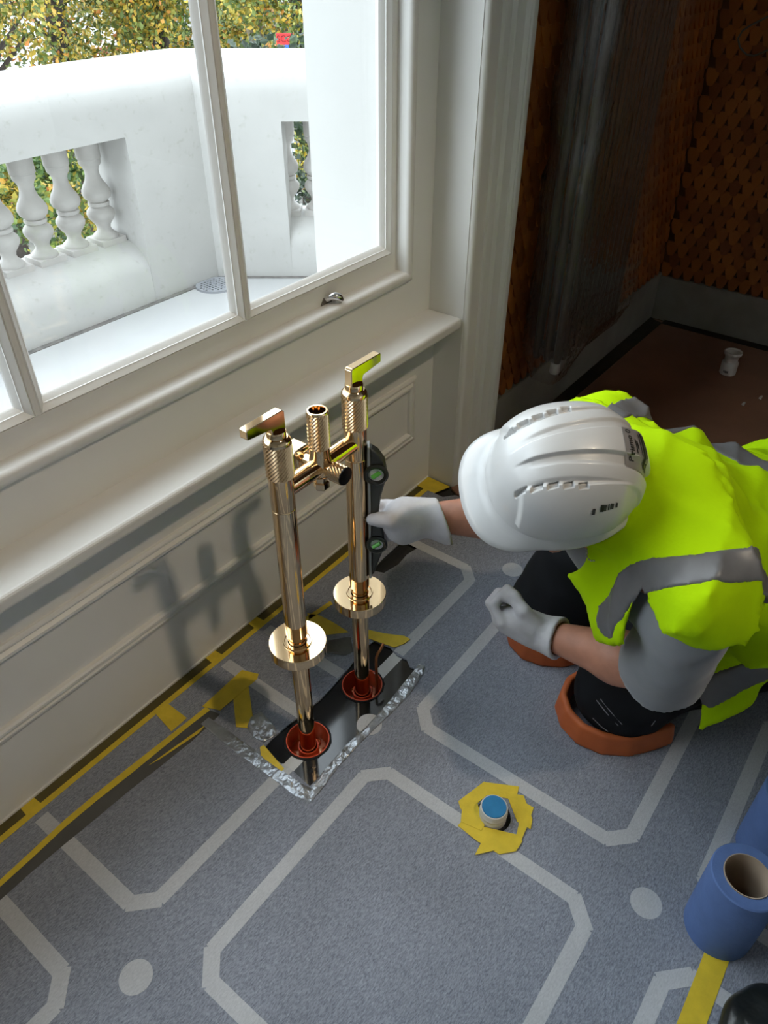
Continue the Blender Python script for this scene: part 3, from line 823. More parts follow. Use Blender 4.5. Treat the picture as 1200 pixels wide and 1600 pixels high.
# red-brown timber trough below the second van
d = ray(165, 76); d = d / np.linalg.norm(d[:2]); c = CP + d * 31.0
o = MB().box(c[0] - 0.55, c[0] + 0.55, c[1] - 0.05, c[1] + 0.05, c[2] - 0.12, c[2] + 0.05).box(c[0] - .5, c[0] - .42, c[1] - .04, c[1] + .04, GROUND, c[2]).box(c[0] + .42, c[0] + .5, c[1] - .04, c[1] + .04, GROUND, c[2]).build('barrier', mat('barrier_red', (0.22, 0.035, 0.03), 0.6))
tag(o, 'dark red timber barrier on posts in front of the second white van', 'barrier')
d = ray(445, 61); d = d / np.linalg.norm(d[:2]); c = CP + d * 7.9
root = thing('road_sign', (c[0], c[1], GROUND), 'small red sign with dark lettering on a post among green leaves', 'sign')
def facing(b, c, hw_, hh, t=0.02):
    p = [c + DB * sx * hw_ + np.array([0, 0, sz * hh]) for sx, sz in ((-1, -1), (1, -1), (1, 1), (-1, 1))]
    q = [x + NB * t for x in p]
    return b.add(p + q, [(0, 1, 2, 3), (7, 6, 5, 4), (0, 4, 5, 1), (1, 5, 6, 2), (2, 6, 7, 3), (3, 7, 4, 0)])
o = facing(MB(), c, 0.076, 0.043).build('sign_plate', M_red); adopt(o, root)
o = facing(MB(), c + DB * 0.017 + np.array([0, 0, -0.063]), 0.019, 0.018).build('blue_badge', mat('sign_blue', (0.03, 0.12, 0.6), 0.4)); adopt(o, root)
o = MB().tube([(c[0] + .03, c[1] + .03, GROUND), (c[0] + .03, c[1] + .03, c[2])], 0.02, 8).build('post', M_lead); adopt(o, root)
def text_mesh(name, body, size, material, M, parent=None, bold=0.0):
    cu = bpy.data.curves.new(name, 'FONT'); cu.body = body; cu.size = size; cu.align_x = 'CENTER'; cu.align_y = 'CENTER'; cu.extrude = 0.0; cu.offset = bold
    o = bpy.data.objects.new(name, cu); COL.objects.link(o)
    dg = bpy.context.evaluated_depsgraph_get(); me = bpy.data.meshes.new_from_object(o.evaluated_get(dg))
    bpy.data.objects.remove(o); bpy.data.curves.remove(cu)
    me.transform(M); me.materials.clear(); me.materials.append(material)
    r = bpy.data.objects.new(name, me); COL.objects.link(r)
    if parent: adopt(r, parent)
    return r
cc = c - NB * 0.004
text_mesh('lettering', 'SCO', 0.073, mat('sign_dark_red', (0.05, 0.0, 0.0), 0.5), Matrix(((DB[0], 0, -NB[0], cc[0]), (DB[1], 0, -NB[1], cc[1]), (0, 1, 0, cc[2]), (0, 0, 0, 1))), root, 0.0)

# ================================================================== THE BATH FILLER
M_gold = mat('polished_gold', (0.83, 0.61, 0.37), 0.07, metal=1.0, noise=0.02, scale=5)
M_knurl = mat('knurled_gold', (0.78, 0.57, 0.35), 0.22, metal=1.0, noise=0.03)
M_blackcap = mat('black_gloss', (0.01, 0.01, 0.012), 0.15)
(LX, LY), (RX, RY) = TAPS
tap = thing('bath_filler', (0.734, 0.6865, 0.0), 'polished gold freestanding bath filler on two standpipes with lever handles', 'tap')
def part(b, name, m, smooth=40, bevel=0.0, seg=2, parent=None):
    o = b.build(name, m, None, smooth=smooth, bevel=bevel, seg=seg)
    if parent is None:
        adopt(o, tap)
    else:
        o.parent = parent; o.matrix_parent_inverse = Matrix.Translation(-Vector(tap.location))
    return o
ZX = 0.634                                             # height of the cross bar
for sgn, x, y, ze in ((-1, LX, LY, 0.283), (1, RX, RY, 0.268)):
    part(MB().lathe([(0.0165, -0.045), (0.0165, ze + 0.035)], (x, y, 0), 40), 'inner_tube', M_gold)
    part(MB().lathe([(0.0165, ze + .034), (0.0188, ze + .034), (0.0192, ze + .036), (0.0192, 0.602)], (x, y, 0), 40), 'standpipe', M_gold)
    part(MB().lathe([(0.0192, 0.602), (0.0186, 0.6028), (0.0186, 0.6045), (0.0197, 0.606), (0.0197, 0.662), (0.0205, 0.664)], (x, y, 0), 40), 'valve_body', M_gold)
    part(MB().knurl(0.0212, 0.664, 0.722, (x, y, 0), n=44), 'knurled_collar', M_knurl, smooth=None)
    part(MB().lathe([(0.0212, 0.722), (0.0214, 0.7255), (0.0205, 0.730), (0.0168, 0.7335), (0.0150, 0.7335), (0.0150, 0.743), (0.0145, 0.744)], (x, y, 0), 40), 'collar_cap', M_gold)
    part(MB().lathe([(0.0178, -0.004), (0.0512, -0.004), (0.0522, -0.003), (0.0522, 0.0175), (0.0514, 0.0187), (0.0265, 0.0187), (0.0258, 0.0215), (0.0235, 0.0215), (0.0225, 0.0195), (0.0178, 0.0195)], (x, y, ze - 0.004), 72, cap=False), 'floor_flange', M_gold, smooth=30)
    # lever: flat upright blade bending into an arm that points away from the bar
    s = sgn
    P = [(-0.0135, 0.738), (0.0135, 0.738), (0.0140, 0.7495), (0.0165, 0.7540), (0.0600, 0.7585), (0.0615, 0.7600), (0.0615, 0.7725), (0.0600, 0.7745), (-0.0100, 0.7745), (-0.0135, 0.7710)]
    P = [(x + s * u, h) for u, h in P]
    n = len(P); b = MB()
    vs = [(u, y - 0.0072, h) for u, h in P] + [(u, y + 0.0072, h) for u, h in P]
    fs = [tuple(range(n)), tuple(range(2 * n - 1, n - 1, -1))] + [(i, n + i, n + (i + 1) % n, (i + 1) % n) for i in range(n)]
    if s < 0: fs = [f[::-1] for f in fs]
    part(b.add(vs, fs), 'lever_handle', M_gold, smooth=35, bevel=0.0018, seg=3)
cx, cy = 0.734, 0.6865
part(MB().lathe([(0.0160, 0), (0.0160, RX - LX)], (LX, LY, ZX), 32, axis=(1, 0, 0)), 'cross_bar', M_gold)
part(MB().lathe([(0.004, -0.024), (0.013, -0.020), (0.0175, -0.012), (0.0190, 0.0), (0.0180, 0.012), (0.0165, 0.022), (0.0165, 0.036)], (cx, cy, ZX), 36), 'centre_hub', M_gold)
part(MB().knurl(0.0172, 0.036, 0.098, (cx, cy, ZX), n=36), 'spout_socket', M_knurl, smooth=None)
part(MB().lathe([(0.0172, 0.098), (0.0172, 0.1005), (0.0160, 0.102), (0.0135, 0.102), (0.0130, 0.100), (0.0130, 0.045), (0.0, 0.045)], (cx, cy, ZX), 40, cap=False), 'socket_rim', M_gold)
part(MB().lathe([(0.012, -0.044), (0.0135, -0.042), (0.0135, -0.032), (0.0105, -0.030), (0.0105, -0.016)], (cx, cy, ZX), 6), 'hose_nut', M_gold, smooth=30)
kn = part(MB().lathe([(0.011, 0.0), (0.0115, 0.018), (0.0145, 0.024), (0.0150, 0.027)], (cx, cy, ZX), 36, axis=(0, -1, 0)), 'diverter_neck', M_gold)
part(MB().knurl(0.0155, 0.027, 0.051, (cx, cy, ZX), n=34, axis=(0, -1, 0)), 'diverter_knob', M_knurl, smooth=None)
part(MB().lathe([(0.0155, 0.051), (0.0150, 0.053), (0.0, 0.0532)], (cx, cy, ZX), 36, axis=(0, -1, 0), cap=False), 'knob_cap', M_blackcap)
# hand-shower rest on the wall side of the hub
part(MB().tube([(cx, cy, ZX), (cx, cy + 0.05, ZX)], 0.010, 16), 'rest_arm', M_gold)
part(MB().box(cx - 0.019, cx + 0.019, cy + 0.034, cy + 0.075, ZX - 0.016, ZX + 0.018), 'shower_rest', M_gold, bevel=0.007, seg=3)

# ---- red sleeves in the floor with copper plates
M_redpl = mat('red_plastic', (0.72, 0.085, 0.022), 0.42, noise=0.06)
M_copper = mat('copper', (0.86, 0.42, 0.24), 0.2, metal=1.0, noise=0.08, scale=20)
M_cut = mat('ragged_cut_edge', (0.008, 0.008, 0.009), 0.85, noise=0.4)
for k, (x, y) in enumerate(TAPS):
    s = thing('pipe_sleeve', (x, y, -0.08), ['red plastic sleeve sunk in the black floor below the left standpipe, nothing else in it', 'red plastic sleeve sunk in the black floor with a thin copper pipe in it'][k], 'pipe sleeve', 'red sleeves in the floor')
    MB().lathe([(0.0445, 0.0), (0.0445, 0.0815), (0.0425, 0.0815), (0.0425, 0.026), (0.0, 0.026)], (0, 0, 0), 48, cap=False).build('sleeve', M_redpl, s, smooth=40)
    MB().lathe([(0.0215, 0.030), (0.0215, 0.060), (0.0185, 0.060), (0.0185, 0.030)], (0, 0, 0), 32, cap=False).build('inner_sleeve', M_redpl, s, smooth=40)
    MB().lathe([(0.0420, 0.0262), (0.0420, 0.031), (0.0220, 0.031), (0.0220, 0.0262)], (0, 0, 0), 40, cap=False).build('copper_plate', M_copper, s, smooth=30)
    for a in (-2.6, -1.9, -0.7, 0.1, 1.4, 2.4):
        c = (0.032 * math.cos(a), 0.032 * math.sin(a), 0.031)
        MB().lathe([(0.0065, 0), (0.0065, 0.004), (0.0045, 0.0045), (0.0045, 0.001), (0, 0.001)], c, 12, cap=False).build('bolt', M_copper, s, smooth=30)
    ring = MB(); rnd = random.Random(3 + k); n = 48; vs = []
    for i in range(n):
        t = 2 * math.pi * i / n; r2 = 0.0475 + rnd.uniform(0, 0.0025)
        vs += [(0.0445 * math.cos(t), 0.0445 * math.sin(t), 0.0808), (r2 * math.cos(t), r2 * math.sin(t), 0.0812 + rnd.uniform(0, .001)), (r2 * math.cos(t), r2 * math.sin(t), 0.0802)]
    ring.add(vs, [(3 * i, 3 * i + 1, 3 * ((i + 1) % n) + 1, 3 * ((i + 1) % n)) for i in range(n)] + [(3 * i + 1, 3 * i + 2, 3 * ((i + 1) % n) + 2, 3 * ((i + 1) % n) + 1) for i in range(n)]).build('cut_edge', M_cut, s)
# bent copper pipe standing in the right sleeve
M_dullcu = mat('dull_copper', (0.42, 0.16, 0.06), 0.42, metal=0.75, noise=0.2, scale=30)
bx, by = at_z(585, 1083, -0.05)[:2]
bx, by = min(bx, 0.853), by
p0 = (RX + 0.027, RY - 0.020)
zt = 0.085
pipe = MB().tube([(p0[0], p0[1], -0.050), (p0[0], p0[1], 0.0), (p0[0] - .002, p0[1], 0.06), (p0[0] - .001, p0[1], zt - 0.006), (p0[0] + .004, p0[1], zt + .003), (p0[0] + 0.012, p0[1] - 0.001, zt + 0.008), (p0[0] + 0.026, p0[1] + 0.002, zt + 0.012)], [0.0032] * 7, 12).build('copper_pipe', M_dullcu, smooth=60)
tag(pipe, 'thin bent copper pipe standing up out of the right red sleeve', 'pipe')

# ================================================================== TAPES ON THE FLOOR
M_yel = mat('yellow_tape', (0.68, 0.50, 0.03), 0.5, noise=0.08, scale=40, bump=0.1, bscale=120)
M_olive = mat('yellow_film_over_black', (0.085, 0.068, 0.012), 0.4, noise=0.15, scale=20)
M_silver = mat('silver_duct_tape', (0.36, 0.38, 0.41), 0.28, metal=0.75, noise=0.14, scale=18, bump=0.5, bscale=45)
M_dfilm = mat('grey_film', (0.085, 0.085, 0.078), 0.35, noise=0.15, scale=12)
def px(poly, z=0.0):
    return [tuple(at_z(x, y, z)[:2]) for x, y in poly]
def tape(poly, z, m, label, name='masking_tape', t=0.0006, group=None, pix=True):
    o = MB().prism(px(poly, z) if pix else poly, z, z + t).build(name, m)
    return tag(o, label, 'tape', group)
T0 = FZ + 0.0006
# strip that seals the felt along the foot of the wall
root = thing('masking_tape', (0.3, 1.0, 0.0), 'long yellow tape sealing the felt edge along the foot of the white wall', 'tape')
o = MB().prism([(-1.0, 0.978), (0.4, 0.982), (1.0, 0.980), (1.50, 0.978), (1.50, 0.993), (1.0, 0.992), (0.4, 0.9945), (-1.0, 0.993)], FZ, T0).build('tape_on_felt', M_yel); adopt(o, root)
o = MB().prism([(-1.0, 0.9915), (1.50, 0.9915), (1.555, 0.99), (1.555, 1.019), (-1.0, 1.019)], 0.0006, 0.0012).build('tape_over_black_stone', M_olive); adopt(o, root)
for x in (0.215, 0.68, 0.815, 1.28):
    o = MB().prism([(x - .016, 0.986), (x + .016, 0.986), (x + .014, 1.017), (x - .014, 1.017)], 0.0012, 0.0016).build('tape_over_white_inlay', M_yel); adopt(o, root)
tape([(1.50, 0.955), (1.555, 0.935), (1.558, 1.017), (1.50, 1.017)], FZ, M_yel, 'short yellow tape across the corner beside the architrave', pix=False)
# second parallel tape and grey film strip
tape([(-220, 1562), (0, 1375), (50, 1329), (100, 1282), (150, 1240), (200, 1200), (300, 1122), (322, 1104), (328, 1110), (300, 1131), (206, 1208), (150, 1252), (100, 1294), (50, 1341), (0, 1386), (-220, 1575)], T0, M_yel, 'long yellow tape on the felt running parallel to the wall', t=0.0005)
tape([(-220, 1574), (0, 1385), (50, 1340), (100, 1293), (150, 1251), (206, 1207), (300, 1130), (328, 1110), (344, 1116), (326, 1134), (300, 1158), (250, 1198), (200, 1237), (150, 1279), (100, 1320), (50, 1362), (0, 1407), (-220, 1598)], FZ + .0001, M_dfilm, 'dark grey film strip beside the long parallel yellow tape', name='film_strip', t=0.0005)
tape([(232, 1196), (322, 1132), (310, 1146), (250, 1186)], T0 + .0006, M_yel, 'thin yellow tape sliver beside the dark film strip', t=0.0004)
tape([(240, 1112), (262, 1099), (292, 1122), (268, 1143)], T0 + .0006, M_yel, 'square yellow tape patch between the two long yellow tapes')
tape([(316, 1104), (378, 1047), (404, 1053), (402, 1061), (344, 1110)], T0 + .0012, M_yel, 'slanting yellow tape strip on the felt left of the flange, crossing a short strip')
tape([(364, 1088), (388, 1069), (394, 1112), (397, 1133), (390, 1138), (369, 1136)], T0 + .0006, M_yel, 'short yellow tape strip hanging from the slanting one toward the floor opening')
tape([(480, 958), (500, 962), (520, 972), (545, 988), (512, 992), (488, 985)], T0, M_yel, 'yellow tape strip on the felt between the two gold flanges')
tape([(520, 944), (478, 972), (474, 967), (516, 939)], T0, M_yel, 'narrow yellow tape running to the wall between the two standpipes')
tape([(574, 984), (600, 990), (632, 994), (641, 999), (632, 1006), (616, 1012), (576, 998)], FZ + .002, M_yel, 'yellow tape strip at the far edge of the floor opening by the copper pipe', t=0.0012)
tape([(406, 1168), (412, 1164), (444, 1201), (440, 1205), (408, 1182)], FZ + .001, M_yel, 'narrow yellow tape folded over the left edge of the floor opening')
# silver duct tape round the opening
def crumple(poly, z, label, seed, amp=0.0013, m=None):
    """duct tape strip with a lightly crumpled surface: polygon filled with a fine grid"""
    P = px(poly, z); rnd = np.random.RandomState(seed)
    xs = [p[0] for p in P]; ys = [p[1] for p in P]; h = 0.006
    vs = [Vector(p) for p in P]; es = [(i, (i + 1) % len(P)) for i in range(len(P))]
    for x in np.arange(min(xs), max(xs), h):
        for y in np.arange(min(ys), max(ys), h):
            q = (x + rnd.uniform(-.002, .002), y + rnd.uniform(-.002, .002))
            if inside(q, P): vs.append(Vector(q))
    ov, oe, of, *_ = delaunay_2d_cdt(vs, es, [], 0, 1e-6)
    F = [tuple(f) for f in of if inside(sum((ov[i] for i in f), Vector((0, 0))) / len(f), P)]
    F = [f if (ov[f[1]] - ov[f[0]]).cross(ov[f[2]] - ov[f[0]]) > 0 else f[::-1] for f in F]
    k = len(P)
    V = [(p.x, p.y, z + 0.0004 + (0 if i < k else amp * abs(rnd.normal()) * 0.5)) for i, p in enumerate(ov)]
    b = MB().add(V, F)
    b.add([(p.x, p.y, z + 0.0004) for p in ov[:k]] + [(p.x, p.y, z - 0.001) for p in ov[:k]], [(i, (i + 1) % k, k + (i + 1) % k, k + i) for i in range(k)])
    return tag(b.build('duct_tape', m or M_silver, smooth=180), label, 'tape')
crumple([(314, 1131), (326, 1121), (352, 1138), (378, 1158), (404, 1176), (426, 1194), (446, 1207), (470, 1224), (486, 1232), (494, 1237), (484, 1253), (460, 1243), (420, 1212), (372, 1178), (338, 1151)], FZ + .0006, 'silver duct tape strip along the left end of the floor opening', 1)
crumple([(486, 1231), (505, 1205), (540, 1165), (572, 1136), (606, 1098), (640, 1056), (655, 1037), (664, 1041), (660, 1054), (642, 1082), (618, 1108), (588, 1136), (560, 1164), (530, 1196), (508, 1226), (486, 1252)], FZ + .0016, 'long silver duct tape strip along the near edge of the floor opening', 2)
crumple([(392, 1120), (408, 1112), (430, 1136), (432, 1148), (412, 1160), (396, 1152), (386, 1136)], FZ + .001, 'crumpled scrap of silver duct tape at the corner of the floor opening', 3, 0.005)
crumple([(512, 1001), (548, 996), (552, 1018), (540, 1024), (508, 1020)], FZ + .0006, 'small square of grey duct tape behind the right standpipe', 4, 0.003, M_dfilm)
# long tape at the right, under the paper rolls
tape([(-0.1, -0.136), (0.62, -0.1355), (0.9, -0.134), (1.5, -0.134), (1.5, -0.097), (0.9, -0.098), (0.62, -0.099), (-0.1, -0.0985)], FZ + .0004, M_yel, 'wide yellow tape running under the standing blue paper rolls', pix=False)
tape([(0.60, -0.128), (0.78, -0.13), (0.785, -0.103), (0.61, -0.112)], FZ + .0010, M_yel, 'second layer of yellow tape stuck on the wide one before the blue roll', pix=False, t=0.0003)

# ---- capped waste pipe with its collar of yellow tape
dx, dy = DRAIN
w = thing('waste_pipe', (dx, dy, -0.06), 'cut-off white waste pipe with a round blue cap standing up from the felt', 'pipe')
M_pvc = mat('white_pvc', (0.62, 0.60, 0.55), 0.4, noise=0.06)
MB().lathe([(0.0255, 0), (0.0255, 0.094), (0.0245, 0.0955), (0.0225, 0.0955), (0.0225, 0.086), (0.0, 0.086)], (0, 0, 0), 44, cap=False).build('pipe_stub', M_pvc, w, smooth=40)
MB().lathe([(0.0228, 0.084), (0.0228, 0.0962), (0.0222, 0.0972), (0.0, 0.0972)], (0, 0, 0), 44, cap=False).build('cap', mat('blue_cap', (0.03, 0.20, 0.42), 0.32, noise=0.12, scale=40), w, smooth=40)
MB().lathe([(0.0256, 0.078), (0.0264, 0.079), (0.0264, 0.084), (0.0256, 0.085)], (0, 0, 0), 44, cap=False).build('pipe_lip', M_pvc, w, smooth=40)
bits = [[(716, 1252), (757, 1221), (764, 1240), (744, 1257), (720, 1265)], [(756, 1222), (811, 1229), (806, 1250), (760, 1242)], [(790, 1238), (818, 1243), (832, 1280), (829, 1296), (808, 1284)],
        [(818, 1253), (834, 1262), (822, 1296), (815, 1312), (806, 1308)], [(715, 1290), (722, 1283), (760, 1293), (812, 1305), (816, 1315), (806, 1330), (780, 1335), (766, 1326), (745, 1314)],
        [(742, 1336), (752, 1316), (776, 1328)], [(722, 1262), (745, 1252), (757, 1290), (752, 1298), (720, 1284)]]
words = ['pointing at the wall', 'lying across the far side', 'broad, on the person\'s side', 'outermost, beside the broad one', 'broadest, lying across the near side', 'smallest, sticking out under the broadest', 'dulled and slanting beside the white pipe']
for k, q in enumerate(bits):
    tape(q, FZ + 0.0005 + 0.0006 * k, M_yel, 'yellow tape scrap round the blue-capped pipe, ' + words[k], group='yellow tape scraps round the capped pipe')

# ---- blue paper rolls, black sack
M_blue = mat('blue_paper', (0.095, 0.165, 0.37), 0.85, noise=0.07, scale=30, bump=0.15, bscale=90)
M_card = mat('cardboard_core', (0.40, 0.31, 0.23), 0.8, noise=0.1)
def roll(c, R, r, h, label):
    t = thing('paper_roll', (c[0], c[1], FZ), label, 'paper roll', 'blue paper rolls')
    MB().lathe([(R, 0.0005), (R + .0005, 0.02), (R, h - 0.002), (R - 0.002, h), (r + .0015, h - 0.001), (r + .0015, 0.0005)], (0, 0, 0), 56, cap=False).build('paper', M_blue, t, smooth=40)
    MB().lathe([(r + .0015, 0.001), (r + .0015, h + 0.0012), (r, h + 0.0012), (r, 0.001)], (0, 0, 0), 48, cap=False).build('core', M_card, t, smooth=40)
    sp = []                                             # loose edge of the wound sheet
    for k in range(28):
        a = 2 * math.pi * k / 28; q = R * (0.93 - 0.004 * k)
        sp.append((q * math.cos(a), q * math.sin(a), h - 0.0005))
    MB().tube(sp, 0.0006, 4).build('winding_edge', M_blue, t)
RC = at_z(1118, 1442)
roll((0.783, -0.102), 0.0535, 0.0335, 0.172, 'blue paper roll standing on the yellow tape with its cardboard core showing')
roll((0.972, -0.130), 0.0535, 0.0335, 0.172, 'blue paper roll standing behind the one with the open core')
M_sack = mat('black_polythene', (0.010, 0.012, 0.011), 0.3, noise=0.3, scale=20, bump=0.4, bscale=25)
sx, sy = at_z(1203, 1632)[:2]
def sack(P):
    d = smin(ell_(P, (sx, sy, 0.012), np.eye(3), (0.080, 0.070, 0.040)), ell_(P, (sx + .07, sy - .12, 0.015), np.eye(3), (0.11, 0.10, 0.045)), .04)
    return smax(smin(d, ell_(P, (sx - .04, sy + .01, 0.01), np.eye(3), (0.05, 0.045, 0.025)), 0.03) + wob(P, 70, 0.006, 4) + wob(P, 140, 0.002, 5), FZ - P[:, 2], 0.003)
o = blob('rubbish_sack', sack, (sx - .14, sy - .22, -0.01), (sx + .24, sy + .14, 0.12), 0.005, M_sack)
tag(o, 'shiny black plastic sack lying by the end of the yellow tape', 'sack')

# ---- window lift, radiator in film, cables, fitting
M_chrome = mat('chrome', (0.75, 0.75, 0.76), 0.12, metal=1.0, noise=0.02)
lift = thing('sash_lift', (1.19, SY, 0.66), 'small chrome sash lift on the bottom rail of the window', 'window handle')
def lp(x, z, y): return (1.19 + x, SY - y, 0.66 + z)
b = MB(); q = [(-0.022, -0.016), (0.022, -0.016), (0.023, -0.006), (0.008, 0.014), (-0.008, 0.014), (-0.023, -0.006)]
b.add([lp(x, z, 0) for x, z in q] + [lp(x, z, 0.003) for x, z in q], [tuple(range(6, 12)), *[(i, (i + 1) % 6, 6 + (i + 1) % 6, 6 + i) for i in range(6)]])
o = b.build('back_plate', mat('dark_chrome', (0.25, 0.23, 0.21), 0.2, metal=1.0)); adopt(o, lift)
o = MB().tube([lp(0, 0.010, 0.002), lp(0.004, 0.016, 0.010), lp(0.010, 0.018, 0.018), lp(0.018, 0.014, 0.024), lp(0.024, 0.006, 0.026)], [0.007, 0.0075, 0.009, 0.0095, 0.006], 14).build('hook', M_chrome, smooth=60); adopt(o, lift)
for x in (-0.015, 0.015):
    o = MB().lathe([(0.003, 0.0), (0.0025, 0.0012), (0, 0.0015)], lp(x, -0.009, 0.003), 12, axis=(0, -1, 0), cap=False).build('screw', M_chrome); adopt(o, lift)

M_rad = mat('bronze_radiator', (0.075, 0.055, 0.04), 0.38, metal=0.3, noise=0.1, scale=10)
RX0, RX1, RY0, RY1, RZ0, RZ1 = 1.875, 2.30, 0.795, 0.885, 0.31, 1.95
rad = thing('column_radiator', (RX0, RY0, RZ0), 'tall dark bronze column radiator hanging on the tiled wall, wrapped in clear film', 'radiator')
nsec = 12
for k in range(nsec):
    x = RX0 + 0.02 + (RX1 - RX0 - 0.04) * k / (nsec - 1)
    for y in (RY0 + 0.012, (RY0 + RY1) / 2, RY1 - 0.012):
        if y > RY0 + 0.02 and 0 < k < nsec - 1: continue
        o = MB().lathe([(0.009, 0), (0.0125, 0.015), (0.0125, RZ1 - RZ0 - 0.015), (0.009, RZ1 - RZ0)], (x, y, RZ0), 14).build('tube', M_rad, smooth=50); adopt(o, rad)
for z in (RZ0 + 0.01, RZ1 - 0.03):
    o = MB().box(RX0 + .012, RX1 - .012, RY0 + .004, RY1 - .004, z, z + 0.028).build('header', M_rad, bevel=0.008); adopt(o, rad)
for z in (RZ0 + 0.25, 1.6):
    o = MB().box(RX0 + .2, RX0 + .23, RY1 - .01, 0.951, z, z + 0.03).build('wall_bracket', M_rad); adopt(o, rad)
# film: a loose sheet folded round the near end, gathered at the bottom
M_wrap = mat_film('clear_wrap', (0.90, 0.91, 0.92), 0.6, 0.10, milky=0.025)
path = [(2.34, 0.772), (2.2, 0.778), (2.08, 0.776), (1.99, 0.775), (1.95, 0.772), (1.91, 0.774), (1.875, 0.772), (1.855, 0.776), (1.845, 0.790), (1.848, 0.815), (1.844, 0.84), (1.848, 0.865), (1.846, 0.885), (1.855, 0.902), (1.89, 0.908), (1.95, 0.907)]
zs = np.concatenate([np.linspace(0.245, 0.45, 26), np.linspace(0.47, 1.93, 60)])
rw = np.random.RandomState(11); V = []; F = []
ccx, ccy = 1.92, 0.84
ph = rw.uniform(0, 6.28, 12)
for j, z in enumerate(zs):
    g = max(0.0, (0.33 - z) / 0.09)
    for i, (x, y) in enumerate(path):
        wgt = 0.4 if x < 2.0 else 0.1
        ax_ = x + wgt * 0.012 * (math.sin(z * 23 + ph[i % 12]) + 0.5 * math.sin(z * 61 + i * 1.7)) + rw.normal() * 0.0018
        ay_ = y + wgt * 0.012 * (math.sin(z * 31 + i * 2.1)) + rw.normal() * 0.0018
        ax_ += (ccx - ax_) * 0.45 * g * (1.0 if x < 2.0 else 0.15); ay_ += (ccy - ay_) * 0.45 * g
        zz = z + (0.05 if x > 2.0 else 0.0) * max(0, 1 - (z - 0.215) / 0.3)
        V.append((ax_, min(ay_, 0.925), zz))
n = len(path)
F = [(j * n + i, j * n + i + 1, (j + 1) * n + i + 1, (j + 1) * n + i) for j in range(len(zs) - 1) for i in range(n - 1)]
o = MB().add(V, F).build('plastic_wrap', M_wrap, smooth=180); adopt(o, rad); o['label'] = 'crinkled clear plastic film round the radiator end'
q = at_y(876, 553, 0.80)
o = MB().lathe([(0.013, 0), (0.015, 0.004), (0.015, 0.03), (0.012, 0.034)], (RX0 + 0.03, RY0 + 0.02, RZ0 - 0.038), 20).build('valve_cap', mat('dusty_white_plastic', (0.5, 0.45, 0.42), 0.5), smooth=40); adopt(o, rad)

M_cable = mat('grey_cable', (0.16, 0.145, 0.12), 0.5, noise=0.1)
def onback(x, y, off=3.09):
    d = ray(x, y); return CP + d * (off / d[0])
c1 = [onback(x, y) for x, y in ((1153, 60), (1160, 48), (1172, 40), (1186, 33), (1200, 26), (1216, 20))]
c2 = [onback(x, y) for x, y in ((1153, 60), (1156, 74), (1166, 85), (1178, 87), (1192, 82), (1200, 78), (1215, 74))]
tag(MB().tube(c1, 0.003, 8).build('cable', M_cable, smooth=60), 'upper loose grey cable end hanging against the far tiled wall', 'cable')
tag(MB().tube(c2, 0.003, 8).build('cable', M_cable, smooth=60), 'lower loose grey cable loop hanging against the far tiled wall', 'cable')
cc = onback(1203, 112, 3.05)
tag(MB().lathe([(0.011, 0), (0.011, 0.12)], tuple(cc), 16, axis=(1, 0, 0)).build('pipe_tail', M_copper, smooth=40), 'short copper pipe tail sticking out of the far tiled wall', 'pipe')

# white push-fit fitting on the boards
M_fit = mat('white_fitting', (0.58, 0.53, 0.48), 0.45, noise=0.05)
fx, fy = at_z(1136, 583, 0.006)[:2]
f = thing('pipe_fitting', (fx, fy, 0.006), 'white plastic pipe fitting with a flared top and black print on the brown boards', 'fitting')
MB().lathe([(0.026, 0), (0.029, 0.003), (0.029, 0.046), (0.0265, 0.049), (0.0235, 0.052), (0.0235, 0.062), (0.0255, 0.072), (0.0305, 0.078), (0.0315, 0.083), (0.0315, 0.088), (0.027, 0.0885), (0.026, 0.084), (0.0, 0.074)], (0, 0, 0), 36, cap=False).build('body', M_fit, f, smooth=40)
b = MB(); dirc = math.atan2(-fy, -fx) - 0.2
for k in range(5):                                     # the dark printed mark as curved patches on the side
    a0 = dirc - 0.32 + 0.13 * k
    w_ = 0.075 if k in (0, 4) else 0.10
    vs = [(0.0293 * math.cos(a0 + w_ * u), 0.0293 * math.sin(a0 + w_ * u), z) for u in (0, 1) for z in (0.012, 0.021)]
    b.add(vs, [(0, 2, 3, 1)])
b.build('print', mat('black_print', (0.02, 0.02, 0.02), 0.6), f)
# crumbs of plaster on the boards
for k, (x, y) in enumerate(((1162, 632), (1189, 622), (895, 350 + 300))):
    c = at_z(x, y, 0.006)
    if k == 2: continue
    o = MB().prism([(c[0] - .012, c[1] - .004), (c[0] + .014, c[1] - .002), (c[0] + .012, c[1] + .004), (c[0] - .008, c[1] + .006)], 0.006, 0.010).build('plaster_crumb', M_pvc)
    tag(o, ['longer pale plaster crumb on the brown boards behind the vest', 'tiny pale plaster crumb on the brown boards nearer the fitting'][k], 'crumb')

